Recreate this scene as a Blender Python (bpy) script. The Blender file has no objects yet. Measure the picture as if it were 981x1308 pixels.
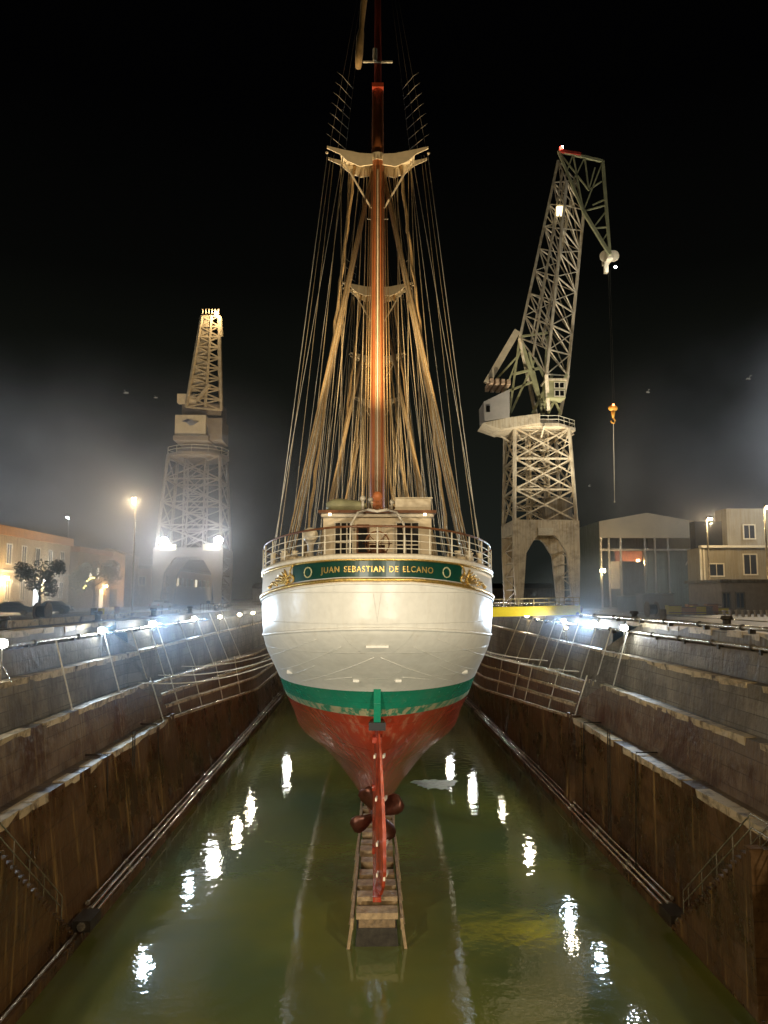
import bpy, bmesh, math, random
from mathutils import Vector, Matrix, Euler
random.seed(7)
R = math.radians
scene = bpy.context.scene
col = scene.collection

# ------------------------------------------------------------------ camera
CAMZ = 16.0
cam_d = bpy.data.cameras.new('camera'); cam = bpy.data.objects.new('camera', cam_d); col.objects.link(cam)
cam.location = (0, 0, CAMZ)
cam.rotation_euler = (R(90 + 6.2), 0, R(-1.29))
cam_d.sensor_fit = 'VERTICAL'; cam_d.sensor_height = 24.0; cam_d.lens = 24.0 * 1000 / 1308
cam_d.clip_start = 0.1; cam_d.clip_end = 3000
scene.camera = cam

# ------------------------------------------------------------------ world: night sky, faint town glow low down
world = bpy.data.worlds.new('World'); scene.world = world; world.use_nodes = True
nt = world.node_tree; nt.nodes.clear()
wo = nt.nodes.new('ShaderNodeOutputWorld'); bg = nt.nodes.new('ShaderNodeBackground')
tc = nt.nodes.new('ShaderNodeTexCoord'); sx = nt.nodes.new('ShaderNodeSeparateXYZ'); cr = nt.nodes.new('ShaderNodeValToRGB')
nt.links.new(tc.outputs['Generated'], sx.inputs[0]); nt.links.new(sx.outputs['Z'], cr.inputs[0])
nt.links.new(cr.outputs[0], bg.inputs[0]); nt.links.new(bg.outputs[0], wo.inputs[0])
e = cr.color_ramp.elements
e[0].position = 0.0; e[0].color = (0.0100, 0.0118, 0.0100, 1)
e[1].position = 0.55; e[1].color = (0.0004, 0.0004, 0.0005, 1)
m_ = e.new(0.22); m_.color = (0.0050, 0.0056, 0.0042, 1)
m_ = e.new(0.38); m_.color = (0.0014, 0.0015, 0.0012, 1)
bg.inputs[1].default_value = 1.0

scene.view_settings.view_transform = 'Standard'; scene.view_settings.look = 'None'
scene.view_settings.exposure = 0.3; scene.view_settings.gamma = 1.0
scene.render.engine = 'CYCLES'
cy = scene.cycles
cy.use_denoising = True
try:
    cy.denoiser = 'OPENIMAGEDENOISE'; cy.denoising_input_passes = 'RGB_ALBEDO_NORMAL'
except Exception: pass
cy.max_bounces = 6; cy.diffuse_bounces = 3; cy.glossy_bounces = 3; cy.transmission_bounces = 2; cy.volume_bounces = 0
cy.sample_clamp_indirect = 4.0; cy.sample_clamp_direct = 0.0
cy.use_light_tree = True

# ------------------------------------------------------------------ helpers
def at(px, py, Y):
    """a point of the world at depth Y along a line of sight, used while surveying real positions"""
    d = Vector(((px - 490.5) / 1000, -(py - 654) / 1000, -1))
    d = cam.rotation_euler.to_matrix() @ d
    return Vector((0, 0, CAMZ)) + d * (Y / d.y)

_M = {}
def mat(name, c, rough=0.6, metal=0.0, var=0.25, scale=1.5, bump=0.0, c2=None, c2amt=0.5, emit=None, es=0.0, streak=0.0, spec=0.5, coat=0.0):
    if name in _M: return _M[name]
    m = bpy.data.materials.new(name); m.use_nodes = True; n = m.node_tree; p = n.nodes['Principled BSDF']
    p.inputs['Roughness'].default_value = rough; p.inputs['Metallic'].default_value = metal
    p.inputs['Specular IOR Level'].default_value = spec; p.inputs['Coat Weight'].default_value = coat
    p.inputs['Coat Roughness'].default_value = 0.15
    if emit:
        p.inputs['Emission Color'].default_value = (*emit, 1); p.inputs['Emission Strength'].default_value = es
    geo = n.nodes.new('ShaderNodeTexCoord')
    no = n.nodes.new('ShaderNodeTexNoise'); no.inputs['Scale'].default_value = scale; no.inputs['Detail'].default_value = 6
    no.inputs['Roughness'].default_value = 0.65
    n.links.new(geo.outputs['Object'], no.inputs['Vector'])
    r = n.nodes.new('ShaderNodeValToRGB')
    lo = tuple(x * (1 - var) for x in c); hi = tuple(min(1, x * (1 + var)) for x in c)
    r.color_ramp.elements[0].position = 0.32; r.color_ramp.elements[0].color = (*(c2 if c2 else lo), 1)
    r.color_ramp.elements[1].position = 0.68 if not c2 else 0.32 + 0.5 * (1 - c2amt) + 0.08; r.color_ramp.elements[1].color = (*hi, 1)
    n.links.new(no.outputs['Fac'], r.inputs[0]); out = r.outputs[0]
    if streak:
        mp = n.nodes.new('ShaderNodeMapping'); mp.inputs['Scale'].default_value = (3.0, 3.0, 0.16)
        n.links.new(geo.outputs['Object'], mp.inputs[0])
        n2 = n.nodes.new('ShaderNodeTexNoise'); n2.inputs['Scale'].default_value = 1.6; n2.inputs['Detail'].default_value = 5
        n.links.new(mp.outputs[0], n2.inputs['Vector'])
        r2 = n.nodes.new('ShaderNodeValToRGB'); r2.color_ramp.elements[0].position = 0.42; r2.color_ramp.elements[1].position = 0.66
        k = 1 - streak; r2.color_ramp.elements[0].color = (1, 1, 1, 1); r2.color_ramp.elements[1].color = (k, k * 0.9, k * 0.75, 1)
        n.links.new(n2.outputs['Fac'], r2.inputs[0])
        mx = n.nodes.new('ShaderNodeMix'); mx.data_type = 'RGBA'; mx.blend_type = 'MULTIPLY'; mx.inputs[0].default_value = 1
        n.links.new(out, mx.inputs[6]); n.links.new(r2.outputs[0], mx.inputs[7]); out = mx.outputs[2]
    n.links.new(out, p.inputs['Base Color'])
    if bump:
        b = n.nodes.new('ShaderNodeBump'); b.inputs['Strength'].default_value = bump; b.inputs['Distance'].default_value = 0.08
        n.links.new(no.outputs['Fac'], b.inputs['Height']); n.links.new(b.outputs[0], p.inputs['Normal'])
    _M[name] = m
    return m

def wallmat(name, c, dark, pale, rough, bw=2.2, bh=0.75, drip=0.5, wet=0.3):
    """masonry of a dock wall: big stones, pale repairs, runs of rust and slime"""
    m = bpy.data.materials.new(name); m.use_nodes = True; n = m.node_tree; p = n.nodes['Principled BSDF']
    L = n.links.new
    g = n.nodes.new('ShaderNodeNewGeometry'); s = n.nodes.new('ShaderNodeSeparateXYZ'); L(g.outputs['Position'], s.inputs[0])
    c1 = n.nodes.new('ShaderNodeCombineXYZ'); L(s.outputs['Y'], c1.inputs[0]); L(s.outputs['Z'], c1.inputs[1])
    br = n.nodes.new('ShaderNodeTexBrick'); br.inputs['Scale'].default_value = 1.0
    br.inputs['Brick Width'].default_value = bw; br.inputs['Row Height'].default_value = bh
    br.inputs['Mortar Size'].default_value = 0.028; br.offset_frequency = 3; br.squash = 1.35; br.squash_frequency = 5; br.inputs['Mortar Smooth'].default_value = 0.4; br.inputs['Bias'].default_value = -0.35
    br.inputs['Color1'].default_value = (*c, 1); br.inputs['Color2'].default_value = (*[x * 1.45 for x in c], 1)
    br.inputs['Mortar'].default_value = (*[x * 0.5 for x in c], 1)
    L(c1.outputs[0], br.inputs['Vector'])
    n1 = n.nodes.new('ShaderNodeTexNoise'); n1.inputs['Scale'].default_value = 0.32; n1.inputs['Detail'].default_value = 8; n1.inputs['Roughness'].default_value = 0.7
    L(g.outputs['Position'], n1.inputs['Vector'])
    mx = n.nodes.new('ShaderNodeMix'); mx.data_type = 'RGBA'
    r = n.nodes.new('ShaderNodeValToRGB'); r.color_ramp.elements[0].position = 0.44; r.color_ramp.elements[1].position = 0.60
    L(n1.outputs['Fac'], r.inputs[0]); L(r.outputs[0], mx.inputs[0]); L(br.outputs[0], mx.inputs[6]); mx.inputs[7].default_value = (*dark, 1)
    # runs
    mp = n.nodes.new('ShaderNodeMapping'); mp.inputs['Scale'].default_value = (1, 2.2, 0.13); L(g.outputs['Position'], mp.inputs[0])
    n2 = n.nodes.new('ShaderNodeTexNoise'); n2.inputs['Scale'].default_value = 1.3; n2.inputs['Detail'].default_value = 6; n2.inputs['Roughness'].default_value = 0.6
    L(mp.outputs[0], n2.inputs['Vector'])
    r2 = n.nodes.new('ShaderNodeValToRGB'); r2.color_ramp.elements[0].position = 0.56; r2.color_ramp.elements[1].position = 0.74
    L(n2.outputs['Fac'], r2.inputs[0])
    mm = n.nodes.new('ShaderNodeMath'); mm.operation = 'MULTIPLY'; mm.inputs[1].default_value = drip; L(r2.outputs[0], mm.inputs[0])
    mx2 = n.nodes.new('ShaderNodeMix'); mx2.data_type = 'RGBA'; L(mm.outputs[0], mx2.inputs[0]); L(mx.outputs[2], mx2.inputs[6]); mx2.inputs[7].default_value = (*pale, 1)
    L(mx2.outputs[2], p.inputs['Base Color'])
    mr = n.nodes.new('ShaderNodeMapRange'); mr.inputs[3].default_value = rough; mr.inputs[4].default_value = max(0.12, rough - wet)
    L(r.outputs[0], mr.inputs[0]); L(mr.outputs[0], p.inputs['Roughness'])
    b = n.nodes.new('ShaderNodeBump'); b.inputs['Strength'].default_value = 0.6; b.inputs['Distance'].default_value = 0.12
    ad = n.nodes.new('ShaderNodeMath'); ad.operation = 'ADD'; L(n2.outputs['Fac'], ad.inputs[0])
    n3 = n.nodes.new('ShaderNodeTexNoise'); n3.inputs['Scale'].default_value = 2.4; n3.inputs['Detail'].default_value = 8; L(g.outputs['Position'], n3.inputs['Vector'])
    L(n3.outputs['Fac'], ad.inputs[1]); L(ad.outputs[0], b.inputs['Height']); L(b.outputs[0], p.inputs['Normal'])
    _M[name] = m
    return m

def hullmat(name, c, rough, stain, samt, lo=.5, hi=.72, plate=.5, dent=.5, fine=.0):
    m = bpy.data.materials.new(name); m.use_nodes = True; n = m.node_tree; p = n.nodes['Principled BSDF']; L = n.links.new
    tc = n.nodes.new('ShaderNodeTexCoord'); sp_ = n.nodes.new('ShaderNodeSeparateXYZ'); L(tc.outputs['Object'], sp_.inputs[0])
    ab = n.nodes.new('ShaderNodeMath'); ab.operation = 'ABSOLUTE'; L(sp_.outputs['X'], ab.inputs[0])
    ad = n.nodes.new('ShaderNodeMath'); ad.operation = 'ADD'; L(ab.outputs[0], ad.inputs[0]); L(sp_.outputs['Y'], ad.inputs[1])
    cb = n.nodes.new('ShaderNodeCombineXYZ'); L(ad.outputs[0], cb.inputs[0]); L(sp_.outputs['Z'], cb.inputs[1])
    br = n.nodes.new('ShaderNodeTexBrick'); br.inputs['Scale'].default_value = 1; br.inputs['Brick Width'].default_value = 4.2; br.inputs['Row Height'].default_value = 1.35
    br.inputs['Mortar Size'].default_value = .02; br.inputs['Mortar Smooth'].default_value = .8; L(cb.outputs[0], br.inputs['Vector'])
    mp = n.nodes.new('ShaderNodeMapping'); mp.inputs['Scale'].default_value = (1.6, 1.6, .22); L(tc.outputs['Object'], mp.inputs[0])
    ns = n.nodes.new('ShaderNodeTexNoise'); ns.inputs['Scale'].default_value = 1.3; ns.inputs['Detail'].default_value = 9; ns.inputs['Roughness'].default_value = .68; L(mp.outputs[0], ns.inputs['Vector'])
    rr = n.nodes.new('ShaderNodeValToRGB'); rr.color_ramp.elements[0].position = lo; rr.color_ramp.elements[1].position = hi
    rr.color_ramp.elements[0].color = (0,0,0,1); rr.color_ramp.elements[1].color = (samt,)*3 + (1,); L(ns.outputs['Fac'], rr.inputs[0])
    nf = n.nodes.new('ShaderNodeTexNoise'); nf.inputs['Scale'].default_value = 3.5; nf.inputs['Detail'].default_value = 8; L(tc.outputs['Object'], nf.inputs['Vector'])
    rf = n.nodes.new('ShaderNodeValToRGB'); rf.color_ramp.elements[0].color = (*[x*.94 for x in c], 1); rf.color_ramp.elements[1].color = (*[min(1,x*1.03) for x in c], 1)
    rf.color_ramp.elements[0].position = .3; rf.color_ramp.elements[1].position = .7; L(nf.outputs['Fac'], rf.inputs[0])
    mx = n.nodes.new('ShaderNodeMix'); mx.data_type = 'RGBA'; L(rr.outputs[0], mx.inputs[0]); L(rf.outputs[0], mx.inputs[6]); mx.inputs[7].default_value = (*stain, 1); L(mx.outputs[2], p.inputs['Base Color'])
    mr = n.nodes.new('ShaderNodeMapRange'); mr.inputs[3].default_value = rough*.8; mr.inputs[4].default_value = rough*1.25; L(nf.outputs['Fac'], mr.inputs[0]); L(mr.outputs[0], p.inputs['Roughness'])
    nd = n.nodes.new('ShaderNodeTexNoise'); nd.inputs['Scale'].default_value = .75; nd.inputs['Detail'].default_value = 3; L(tc.outputs['Object'], nd.inputs['Vector'])
    b1 = n.nodes.new('ShaderNodeBump'); b1.inputs['Strength'].default_value = dent; b1.inputs['Distance'].default_value = .10; L(nd.outputs['Fac'], b1.inputs['Height'])
    b0 = n.nodes.new('ShaderNodeBump'); b0.inputs['Strength'].default_value = fine; b0.inputs['Distance'].default_value = .05; L(nf.outputs['Fac'], b0.inputs['Height']); L(b0.outputs[0], b1.inputs['Normal'])
    b2 = n.nodes.new('ShaderNodeBump'); b2.inputs['Strength'].default_value = plate; b2.inputs['Distance'].default_value = .02; L(br.outputs['Fac'], b2.inputs['Height']); L(b1.outputs[0], b2.inputs['Normal'])
    L(b2.outputs[0], p.inputs['Normal']); _M[name] = m
    return m
class MB:
    def __init__(s): s.v = []; s.f = []; s.mi = []; s.cur = 0
    def add(s, vs, fs):
        o = len(s.v); s.v += [tuple(v) for v in vs]; s.f += [tuple(i + o for i in f) for f in fs]; s.mi += [s.cur] * len(fs); return s
    def hexa(s, p):   # 8 corners: bottom 4 ccw, top 4 ccw
        return s.add(p, [(3,2,1,0),(4,5,6,7),(0,1,5,4),(1,2,6,5),(2,3,7,6),(3,0,4,7)])
    def box(s, a, b):
        x0,y0,z0 = a; x1,y1,z1 = b
        return s.hexa([(x0,y0,z0),(x1,y0,z0),(x1,y1,z0),(x0,y1,z0),(x0,y0,z1),(x1,y0,z1),(x1,y1,z1),(x0,y1,z1)])
    def cbox(s, c, d, rz=0, M=None):
        m = Matrix.Rotation(rz, 3, 'Z') if M is None else M; h = [x / 2 for x in d]
        P = [Vector(c) + m @ Vector((sx*h[0], sy*h[1], sz*h[2])) for sz in (-1,1) for sx,sy in ((-1,-1),(1,-1),(1,1),(-1,1))]
        return s.hexa(P)
    def beam(s, p, q, w, h=None):
        p = Vector(p); q = Vector(q); h = h or w; d = (q - p)
        if d.length < 1e-6: return s
        d.normalize(); u = d.cross(Vector((0,0,1)))
        if u.length < 1e-3: u = Vector((1,0,0))
        u.normalize(); v = u.cross(d)
        P = [a + u*(i*w/2) + v*(j*h/2) for a in (p, q) for i,j in ((-1,-1),(1,-1),(1,1),(-1,1))]
        return s.hexa(P)
    def tube(s, p, q, r, r2=None, n=8, cap=True):
        return s.path([p, q], [r, r if r2 is None else r2], n, cap)
    def path(s, pts, r, n=8, cap=True, closed=False):
        pts = [Vector(p) for p in pts]; k = len(pts); rr = r if isinstance(r, (list, tuple)) else [r]*k
        V = []; 
        for i, p in enumerate(pts):
            a = pts[i-1] if (i > 0 or closed) else p; b = pts[(i+1) % k] if (i < k-1 or closed) else p
            d = (b - a); d = d.normalized() if d.length > 1e-9 else Vector((0,0,1))
            u = d.cross(Vector((0,0,1)))
            if u.length < 0.05: u = d.cross(Vector((0,1,0)))
            u.normalize(); w = u.cross(d)
            V += [p + (u*math.cos(t) + w*math.sin(t))*rr[i] for t in [2*math.pi*j/n for j in range(n)]]
        F = []
        for i in range(k if closed else k-1):
            i2 = (i+1) % k
            for j in range(n): F.append((i*n+j, i*n+(j+1)%n, i2*n+(j+1)%n, i2*n+j))
        if cap and not closed: F.append(tuple(range(n))[::-1]); F.append(tuple((k-1)*n+j for j in range(n)))
        return s.add(V, F)
    def prism(s, poly, dvec):   # polygon extruded by a vector
        k = len(poly); d = Vector(dvec)
        V = [Vector(p) for p in poly] + [Vector(p) + d for p in poly]
        F = [tuple(range(k))[::-1], tuple(range(k, 2*k))] + [(i, (i+1)%k, (i+1)%k + k, i+k) for i in range(k)]
        return s.add(V, F)
    def disc(s, c, r, axis, t, n=16):
        c = Vector(c); a = Vector(axis).normalized()
        return s.tube(c - a*t/2, c + a*t/2, r, n=n)
    def ball(s, c, r, n=8, m=6, sq=(1,1,1)):
        c = Vector(c); V = [c + Vector((0,0,r*sq[2]))]
        for i in range(1, m):
            th = math.pi*i/m
            for j in range(n):
                ph = 2*math.pi*j/n
                V.append(c + Vector((r*sq[0]*math.sin(th)*math.cos(ph), r*sq[1]*math.sin(th)*math.sin(ph), r*sq[2]*math.cos(th))))
        V.append(c - Vector((0,0,r*sq[2]))); F = []
        for j in range(n): F.append((0, 1+j, 1+(j+1)%n))
        for i in range(m-2):
            for j in range(n): F.append((1+i*n+j, 1+(i+1)*n+j, 1+(i+1)*n+(j+1)%n, 1+i*n+(j+1)%n))
        b = 1+(m-2)*n
        for j in range(n): F.append((b+j, len(V)-1, b+(j+1)%n))
        return s.add(V, F)
    def truss(s, A, B, n, rc, rb, X=True, faces=(0,1,2,3), hor=True):
        """box truss between two 4-corner frames"""
        A = [Vector(a) for a in A]; B = [Vector(b) for b in B]
        for a, b in zip(A, B): s.beam(a, b, rc)
        for i in range(n + 1):
            t = i/n; P = [a.lerp(b, t) for a, b in zip(A, B)]
            if hor:
                for k in faces: s.beam(P[k], P[(k+1)%4], rb*1.2)
            if i < n:
                Q = [a.lerp(b, (i+1)/n) for a, b in zip(A, B)]
                for k in faces:
                    k2 = (k+1)%4
                    if X or i % 2 == 0: s.beam(P[k], Q[k2], rb)
                    if X or i % 2 == 1: s.beam(P[k2], Q[k], rb)
        return s
    def build(s, name, m, parent=None, smooth=False, local=False, label=None):
        me = bpy.data.meshes.new(name); off = Vector((0,0,0))
        if parent is not None and not local:
            q = parent
            while q is not None: off += q.location; q = q.parent
        me.from_pydata([tuple(Vector(v) - off) for v in s.v], [], s.f); me.update()
        for mm in (m if isinstance(m, (list, tuple)) else [m]): me.materials.append(mm)
        if any(s.mi): me.polygons.foreach_set('material_index', s.mi)
        bm = bmesh.new(); bm.from_mesh(me); bmesh.ops.recalc_face_normals(bm, faces=bm.faces); bm.to_mesh(me); bm.free()
        if smooth: me.polygons.foreach_set('use_smooth', [True]*len(me.polygons))
        o = bpy.data.objects.new(name, me); col.objects.link(o)
        if parent is not None: o.parent = parent
        if label: o['label'] = label
        return o

def tag(o, label, cat, group=None, kind=None):
    if label: o['label'] = label
    if cat: o['category'] = cat
    if group: o['group'] = group
    if kind: o['kind'] = kind
    return o
def thing(name, loc, label, cat, group=None, rz=0):
    o = bpy.data.objects.new(name, None); col.objects.link(o); o.location = loc; o.rotation_euler.z = rz
    o.empty_display_size = 0.3
    return tag(o, label, cat, group)
def struct(o): o['kind'] = 'structure'; return o
def solo(mb, name, m, loc, label, cat, group=None, smooth=False):
    """a thing that is one mesh, origin at its base"""
    mb.v = [tuple(Vector(v) - Vector(loc)) for v in mb.v]
    o = mb.build(name, m, None, smooth); o.location = loc
    return tag(o, label, cat, group)
def lamp(parent, loc, power, color, radius=0.15, kind='POINT', target=None, spot=60, blend=0.5, name='light_source'):
    d = bpy.data.lights.new(name, kind); d.energy = power; d.color = color; d.shadow_soft_size = radius
    o = bpy.data.objects.new(name, d); col.objects.link(o); o.parent = parent; o.location = loc
    if kind == 'SPOT':
        d.spot_size = R(spot); d.spot_blend = blend
        base = parent.location if parent else Vector((0,0,0))
        v = Vector(target) - (base + Vector(loc)); o.rotation_euler = v.to_track_quat('-Z', 'Y').to_euler()
    return o

ORD = ['nearest','second','third','fourth','fifth','sixth','seventh','eighth','ninth','tenth','eleventh','twelfth','thirteenth','fourteenth','fifteenth','sixteenth','seventeenth','eighteenth','nineteenth','twentieth','twenty-first','farthest']
WARM = (1.0, 0.74, 0.42); COOL = (0.62, 0.80, 1.0); SOD = (1.0, 0.60, 0.26); NEUT = (1.0, 0.90, 0.72)
M_white = hullmat('hull_cream_white', (0.72, 0.71, 0.64), 0.34, (0.50, 0.43, 0.30), .40, .54, .86, .7, .5)
M_green = hullmat('boot_top_green', (0.012, 0.24, 0.14), 0.25, (0.12, 0.16, 0.09), .5, .52, .8)
M_line = hullmat('waterline_scum', (0.38, 0.35, 0.20), 0.45, (0.03, 0.20, 0.11), 1.0, .47, .53, .5, .5, .3)
M_red = hullmat('antifouling_red', (0.34, 0.040, 0.018), 0.15, (0.42, 0.22, 0.13), .8, .52, .74, .9, 1.0, .55)
M_gold = mat('gold_leaf', (0.72, 0.48, 0.14), 0.32, 0.85, var=0.3, scale=9, bump=0.3)
M_board = mat('name_board_green', (0.004, 0.040, 0.026), 0.3, var=0.2, scale=2)
M_wood = mat('varnished_teak', (0.16, 0.065, 0.025), 0.35, var=0.35, scale=3)
M_mast = mat('mast_orange_paint', (0.50, 0.16, 0.048), 0.55, var=0.12, scale=1.2)
M_mastd = mat('mast_red_paint', (0.34, 0.05, 0.02), 0.45, var=0.2, scale=1.2)
M_deckw = mat('cream_deckhouse_paint', (0.66, 0.56, 0.38), 0.45, var=0.1, scale=2)
M_rail = mat('rail_white', (0.66, 0.60, 0.46), 0.4, var=0.12, scale=6)
M_dark = mat('dark_opening', (0.012, 0.011, 0.010), 0.25, var=0.2)
M_rope = mat('tarred_rope', (0.42, 0.28, 0.12), 0.7, var=0.3, scale=14)
M_wire = mat('rigging_wire', (0.55, 0.44, 0.26), 0.45, 0.15, var=0.3, scale=10)
M_wirew = mat('bright_wire', (0.70, 0.64, 0.50), 0.4, 0.1, var=0.2, scale=10)
M_bronze = mat('propeller_bronze', (0.10, 0.034, 0.02), 0.35, 0.6, var=0.4, scale=3)
M_steel = mat('galvanised_pipe', (0.55, 0.50, 0.40), 0.22, 0.8, var=0.4, scale=2.2, bump=0.9)
M_dsteel = mat('dark_steel', (0.05, 0.042, 0.03), 0.4, 0.4, var=0.4, scale=3)
M_crane = mat('crane_cream_paint', (0.52, 0.46, 0.34), 0.5, var=0.3, scale=0.9, c2=(0.40, 0.33, 0.23), c2amt=0.75, streak=.2)
M_craneg = mat('crane_olive_paint', (0.36, 0.35, 0.19), 0.55, var=0.3, scale=0.9)
M_cranel = mat('old_crane_paint', (0.24, 0.20, 0.15), 0.6, var=0.2, scale=0.9)
M_yel = mat('safety_yellow', (0.72, 0.58, 0.01), 0.4, var=0.06, scale=2)
M_timber = mat('wet_timber', (0.18, 0.12, 0.06), 0.4, var=0.45, scale=4, bump=0.4)
M_cope = mat('coping_stone', (0.44, 0.35, 0.21), 0.55, var=0.4, scale=1.3, bump=0.5, c2=(0.09, 0.065, 0.04), c2amt=0.75)
M_quay = mat('quay_concrete', (0.11, 0.105, 0.09), 0.55, var=0.35, scale=0.5, bump=0.2)
M_conc = mat('weathered_concrete', (0.24, 0.21, 0.16), 0.7, var=0.3, scale=0.9, bump=0.2, streak=0.3)
M_lowwall = wallmat('rusty_wet_masonry', (0.105, 0.056, 0.019), (0.045, 0.022, 0.008), (0.46, 0.29, 0.09), 0.5, 2.6, 1.3, 0.75, 0.32)
M_midwall = wallmat('stained_grey_masonry', (0.17, 0.12, 0.074), (0.07, 0.043, 0.024), (0.36, 0.28, 0.16), 0.55, 2.2, 0.8, 0.65, 0.25)
M_upwall = wallmat('pale_grey_masonry', (0.21, 0.18, 0.13), (0.10, 0.078, 0.05), (0.38, 0.33, 0.24), 0.65, 2.0, 0.7, 0.4, 0.1)
def glow(name, c, s): return mat(name, c, 0.5, emit=c, es=s, var=0.02)
G_cool = glow('floodlight_lens', (0.93, 0.97, 1.0), 130)
G_warm = glow('warm_lamp_lens', (1.0, 0.78, 0.45), 70)
G_sod = glow('sodium_lamp_lens', (1.0, 0.55, 0.2), 60)
G_winw = glow('lit_window_pane', (1.0, 0.85, 0.6), 2.0)

# ------------------------------------------------------------------ dock basin
Q = CAMZ - 1.9            # quay level 14.1
# (x, z) lips of the stepped wall; a station list along Y
def prof(y, side):
    def ramp(a, b, y0, y1):
        t = min(1, max(0, (y - y0)/(y1 - y0))); return a + (b - a)*t
    far = y >= 62
    d1 = ramp(9.2, 12.3, 62, 108); x1 = ramp(15.9, 15.5, 62, 110)
    d2 = ramp(6.4, 7.9, 56, 112); x2 = ramp(17.35, 16.4, 56, 112)
    q_ = (14.85 if side > 0 else 14.1)
    P = [(q_, -0.6), (q_, 0.45), (q_ + 1.0, 0.45), (x1, CAMZ - d1)]
    if far:
        a = (x2 - 0.9, CAMZ - d1)
        P += [a] if False else []
        # two low intermediate altars between the main ones
        h = (d1 - d2)
        P += [(x1 + 0.35, CAMZ - d1), (x1 + 0.42, CAMZ - d1 + h*0.33), (x1 + 0.72, CAMZ - d1 + h*0.33), (x1 + 0.78, CAMZ - d1 + h*0.66), (x1 + 1.02, CAMZ - d1 + h*0.66), (x2, CAMZ - d2)]
    else:
        P += [(17.0, CAMZ - 9.2), (x2, CAMZ - 6.4)]
    P += [(18.15, CAMZ - d2), (18.45, CAMZ - 4.15), (19.3, CAMZ - 4.15), (19.5, CAMZ - 2.75), (20.3, CAMZ - 2.75), (20.4, Q)]
    if side < 0: P = [(-(x - (0.9 if i < 99 else 0)), z) for i, (x, z) in enumerate(P)]
    return P
YEND = 150.0
for side, word in ((1, 'right'), (-1, 'left')):
    t = thing('dock_wall', (side*18.0, 60, 0), 'stepped stone dry dock wall on the %s of the ship, rusty brown below and grey above' % word, 'dock wall')
    lower, mid, up, cope = MB(), MB(), MB(), MB()
    near = [-6 + i*4.25 for i in range(17)]; farl = [62.001 + i*(YEND - 62.001)/22 for i in range(23)]
    for ys, isfar in ((near, False), (farl, True)):
        for y0, y1 in zip(ys[:-1], ys[1:]):
            p0, p1 = prof(y0, side), prof(y1, side)
            k = len(p0)
            for i in range(k - 1):
                quad = [(p0[i][0], y0, p0[i][1]), (p0[i+1][0], y0, p0[i+1][1]), (p1[i+1][0], y1, p1[i+1][1]), (p1[i][0], y1, p1[i][1])]
                z = (p0[i][1] + p0[i+1][1])/2
                tgt = lower if i <= 2 else (mid if z < CAMZ - 6.45 or (isfar and z < CAMZ - 6.4) else up)
                tgt.add(quad, [(0,1,2,3)])
    # the return face where the altars begin
    pn, pf = prof(62, side)[3:], prof(62.001, side)[3:]
    # coping stones along each lip, set 3 mm proud
    for (xi, zi, w, hh) in ((15.9, 9.2, 0.62, 0.34), (17.35, 6.4, 0.5, 0.30), (18.45, 4.15, 0.5, 0.28), (20.4, 1.9, 0.8, 0.3)):
        y = -6.0; j = 0
        while y < 61.5:
            ln = random.uniform(1.3, 2.1); y2 = min(61.6, y + ln)
            dx = random.uniform(-0.02, 0.03); dz = random.uniform(0.0, 0.035)
            x = xi - (0.9 if side < 0 else 0)
            a, b = side*(x - 0.05 - dx), side*(x + w)
            if random.random() > 0.06:
                J = lambda k=.045: random.uniform(-k, k)
                o0 = len(cope.v); cope.box((min(a,b), y + 0.012, CAMZ - zi - hh), (max(a,b), y2 - 0.012, CAMZ - zi + 0.02 + dz))
                cope.v[o0:] = [(vx + J() if abs(vx - a) < 1e-6 else vx, vy + J(.012), vz + (J(.07) if vz < CAMZ - zi - .1 else J(.02) if abs(vx - a) < .2 else 0)) for vx, vy, vz in cope.v[o0:]]
            y = y2
    for yy in ys: pass
    # far section copings follow the sloping lips
    for idx in (3, 5, 7, 9, 11):
        for y0, y1 in zip(farl[:-1], farl[1:]):
            a, b = prof(y0, side)[idx], prof(y1, side)[idx]
            cope.beam((a[0] + side*0.10, y0 + .03, a[1] - 0.06), (b[0] + side*0.10, y1 - .03, b[1] - 0.06), 0.30, 0.20)
    lower.build('lower_face', M_lowwall, t); mid.build('middle_face', M_midwall, t); up.build('upper_face', M_upwall, t); cope.build('coping', M_cope, t)
    # buttress pier with a stop groove at the change of section
    g = MB()
    a = -0.9 if side < 0 else 0
    for (x0, x1, zb, zt, y0, y1) in ((15.42, 18.2, 0.45, CAMZ - 9.0, 60.9, 61.5), (15.42, 18.2, 0.45, CAMZ - 9.0, 62.1, 62.7)):
        A, B = side*(x0 + a), side*(x1 + a)
        pts = [(A, zb), (B, zb), (B, zt), (A + side*0.42, zt)]
        g.prism([(p[0], y0, p[1]) for p in pts], (0, y1 - y0, 0))
    g.build('stop_groove', M_lowwall, t)

# end wall of the basin
e_ = MB(); e_.box((-22, YEND, -1), (22, YEND + 3, Q + 0.02))
tag(e_.build('dock_head_wall', M_midwall), 'grey stone wall closing the far end of the dry dock', 'dock wall')
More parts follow.
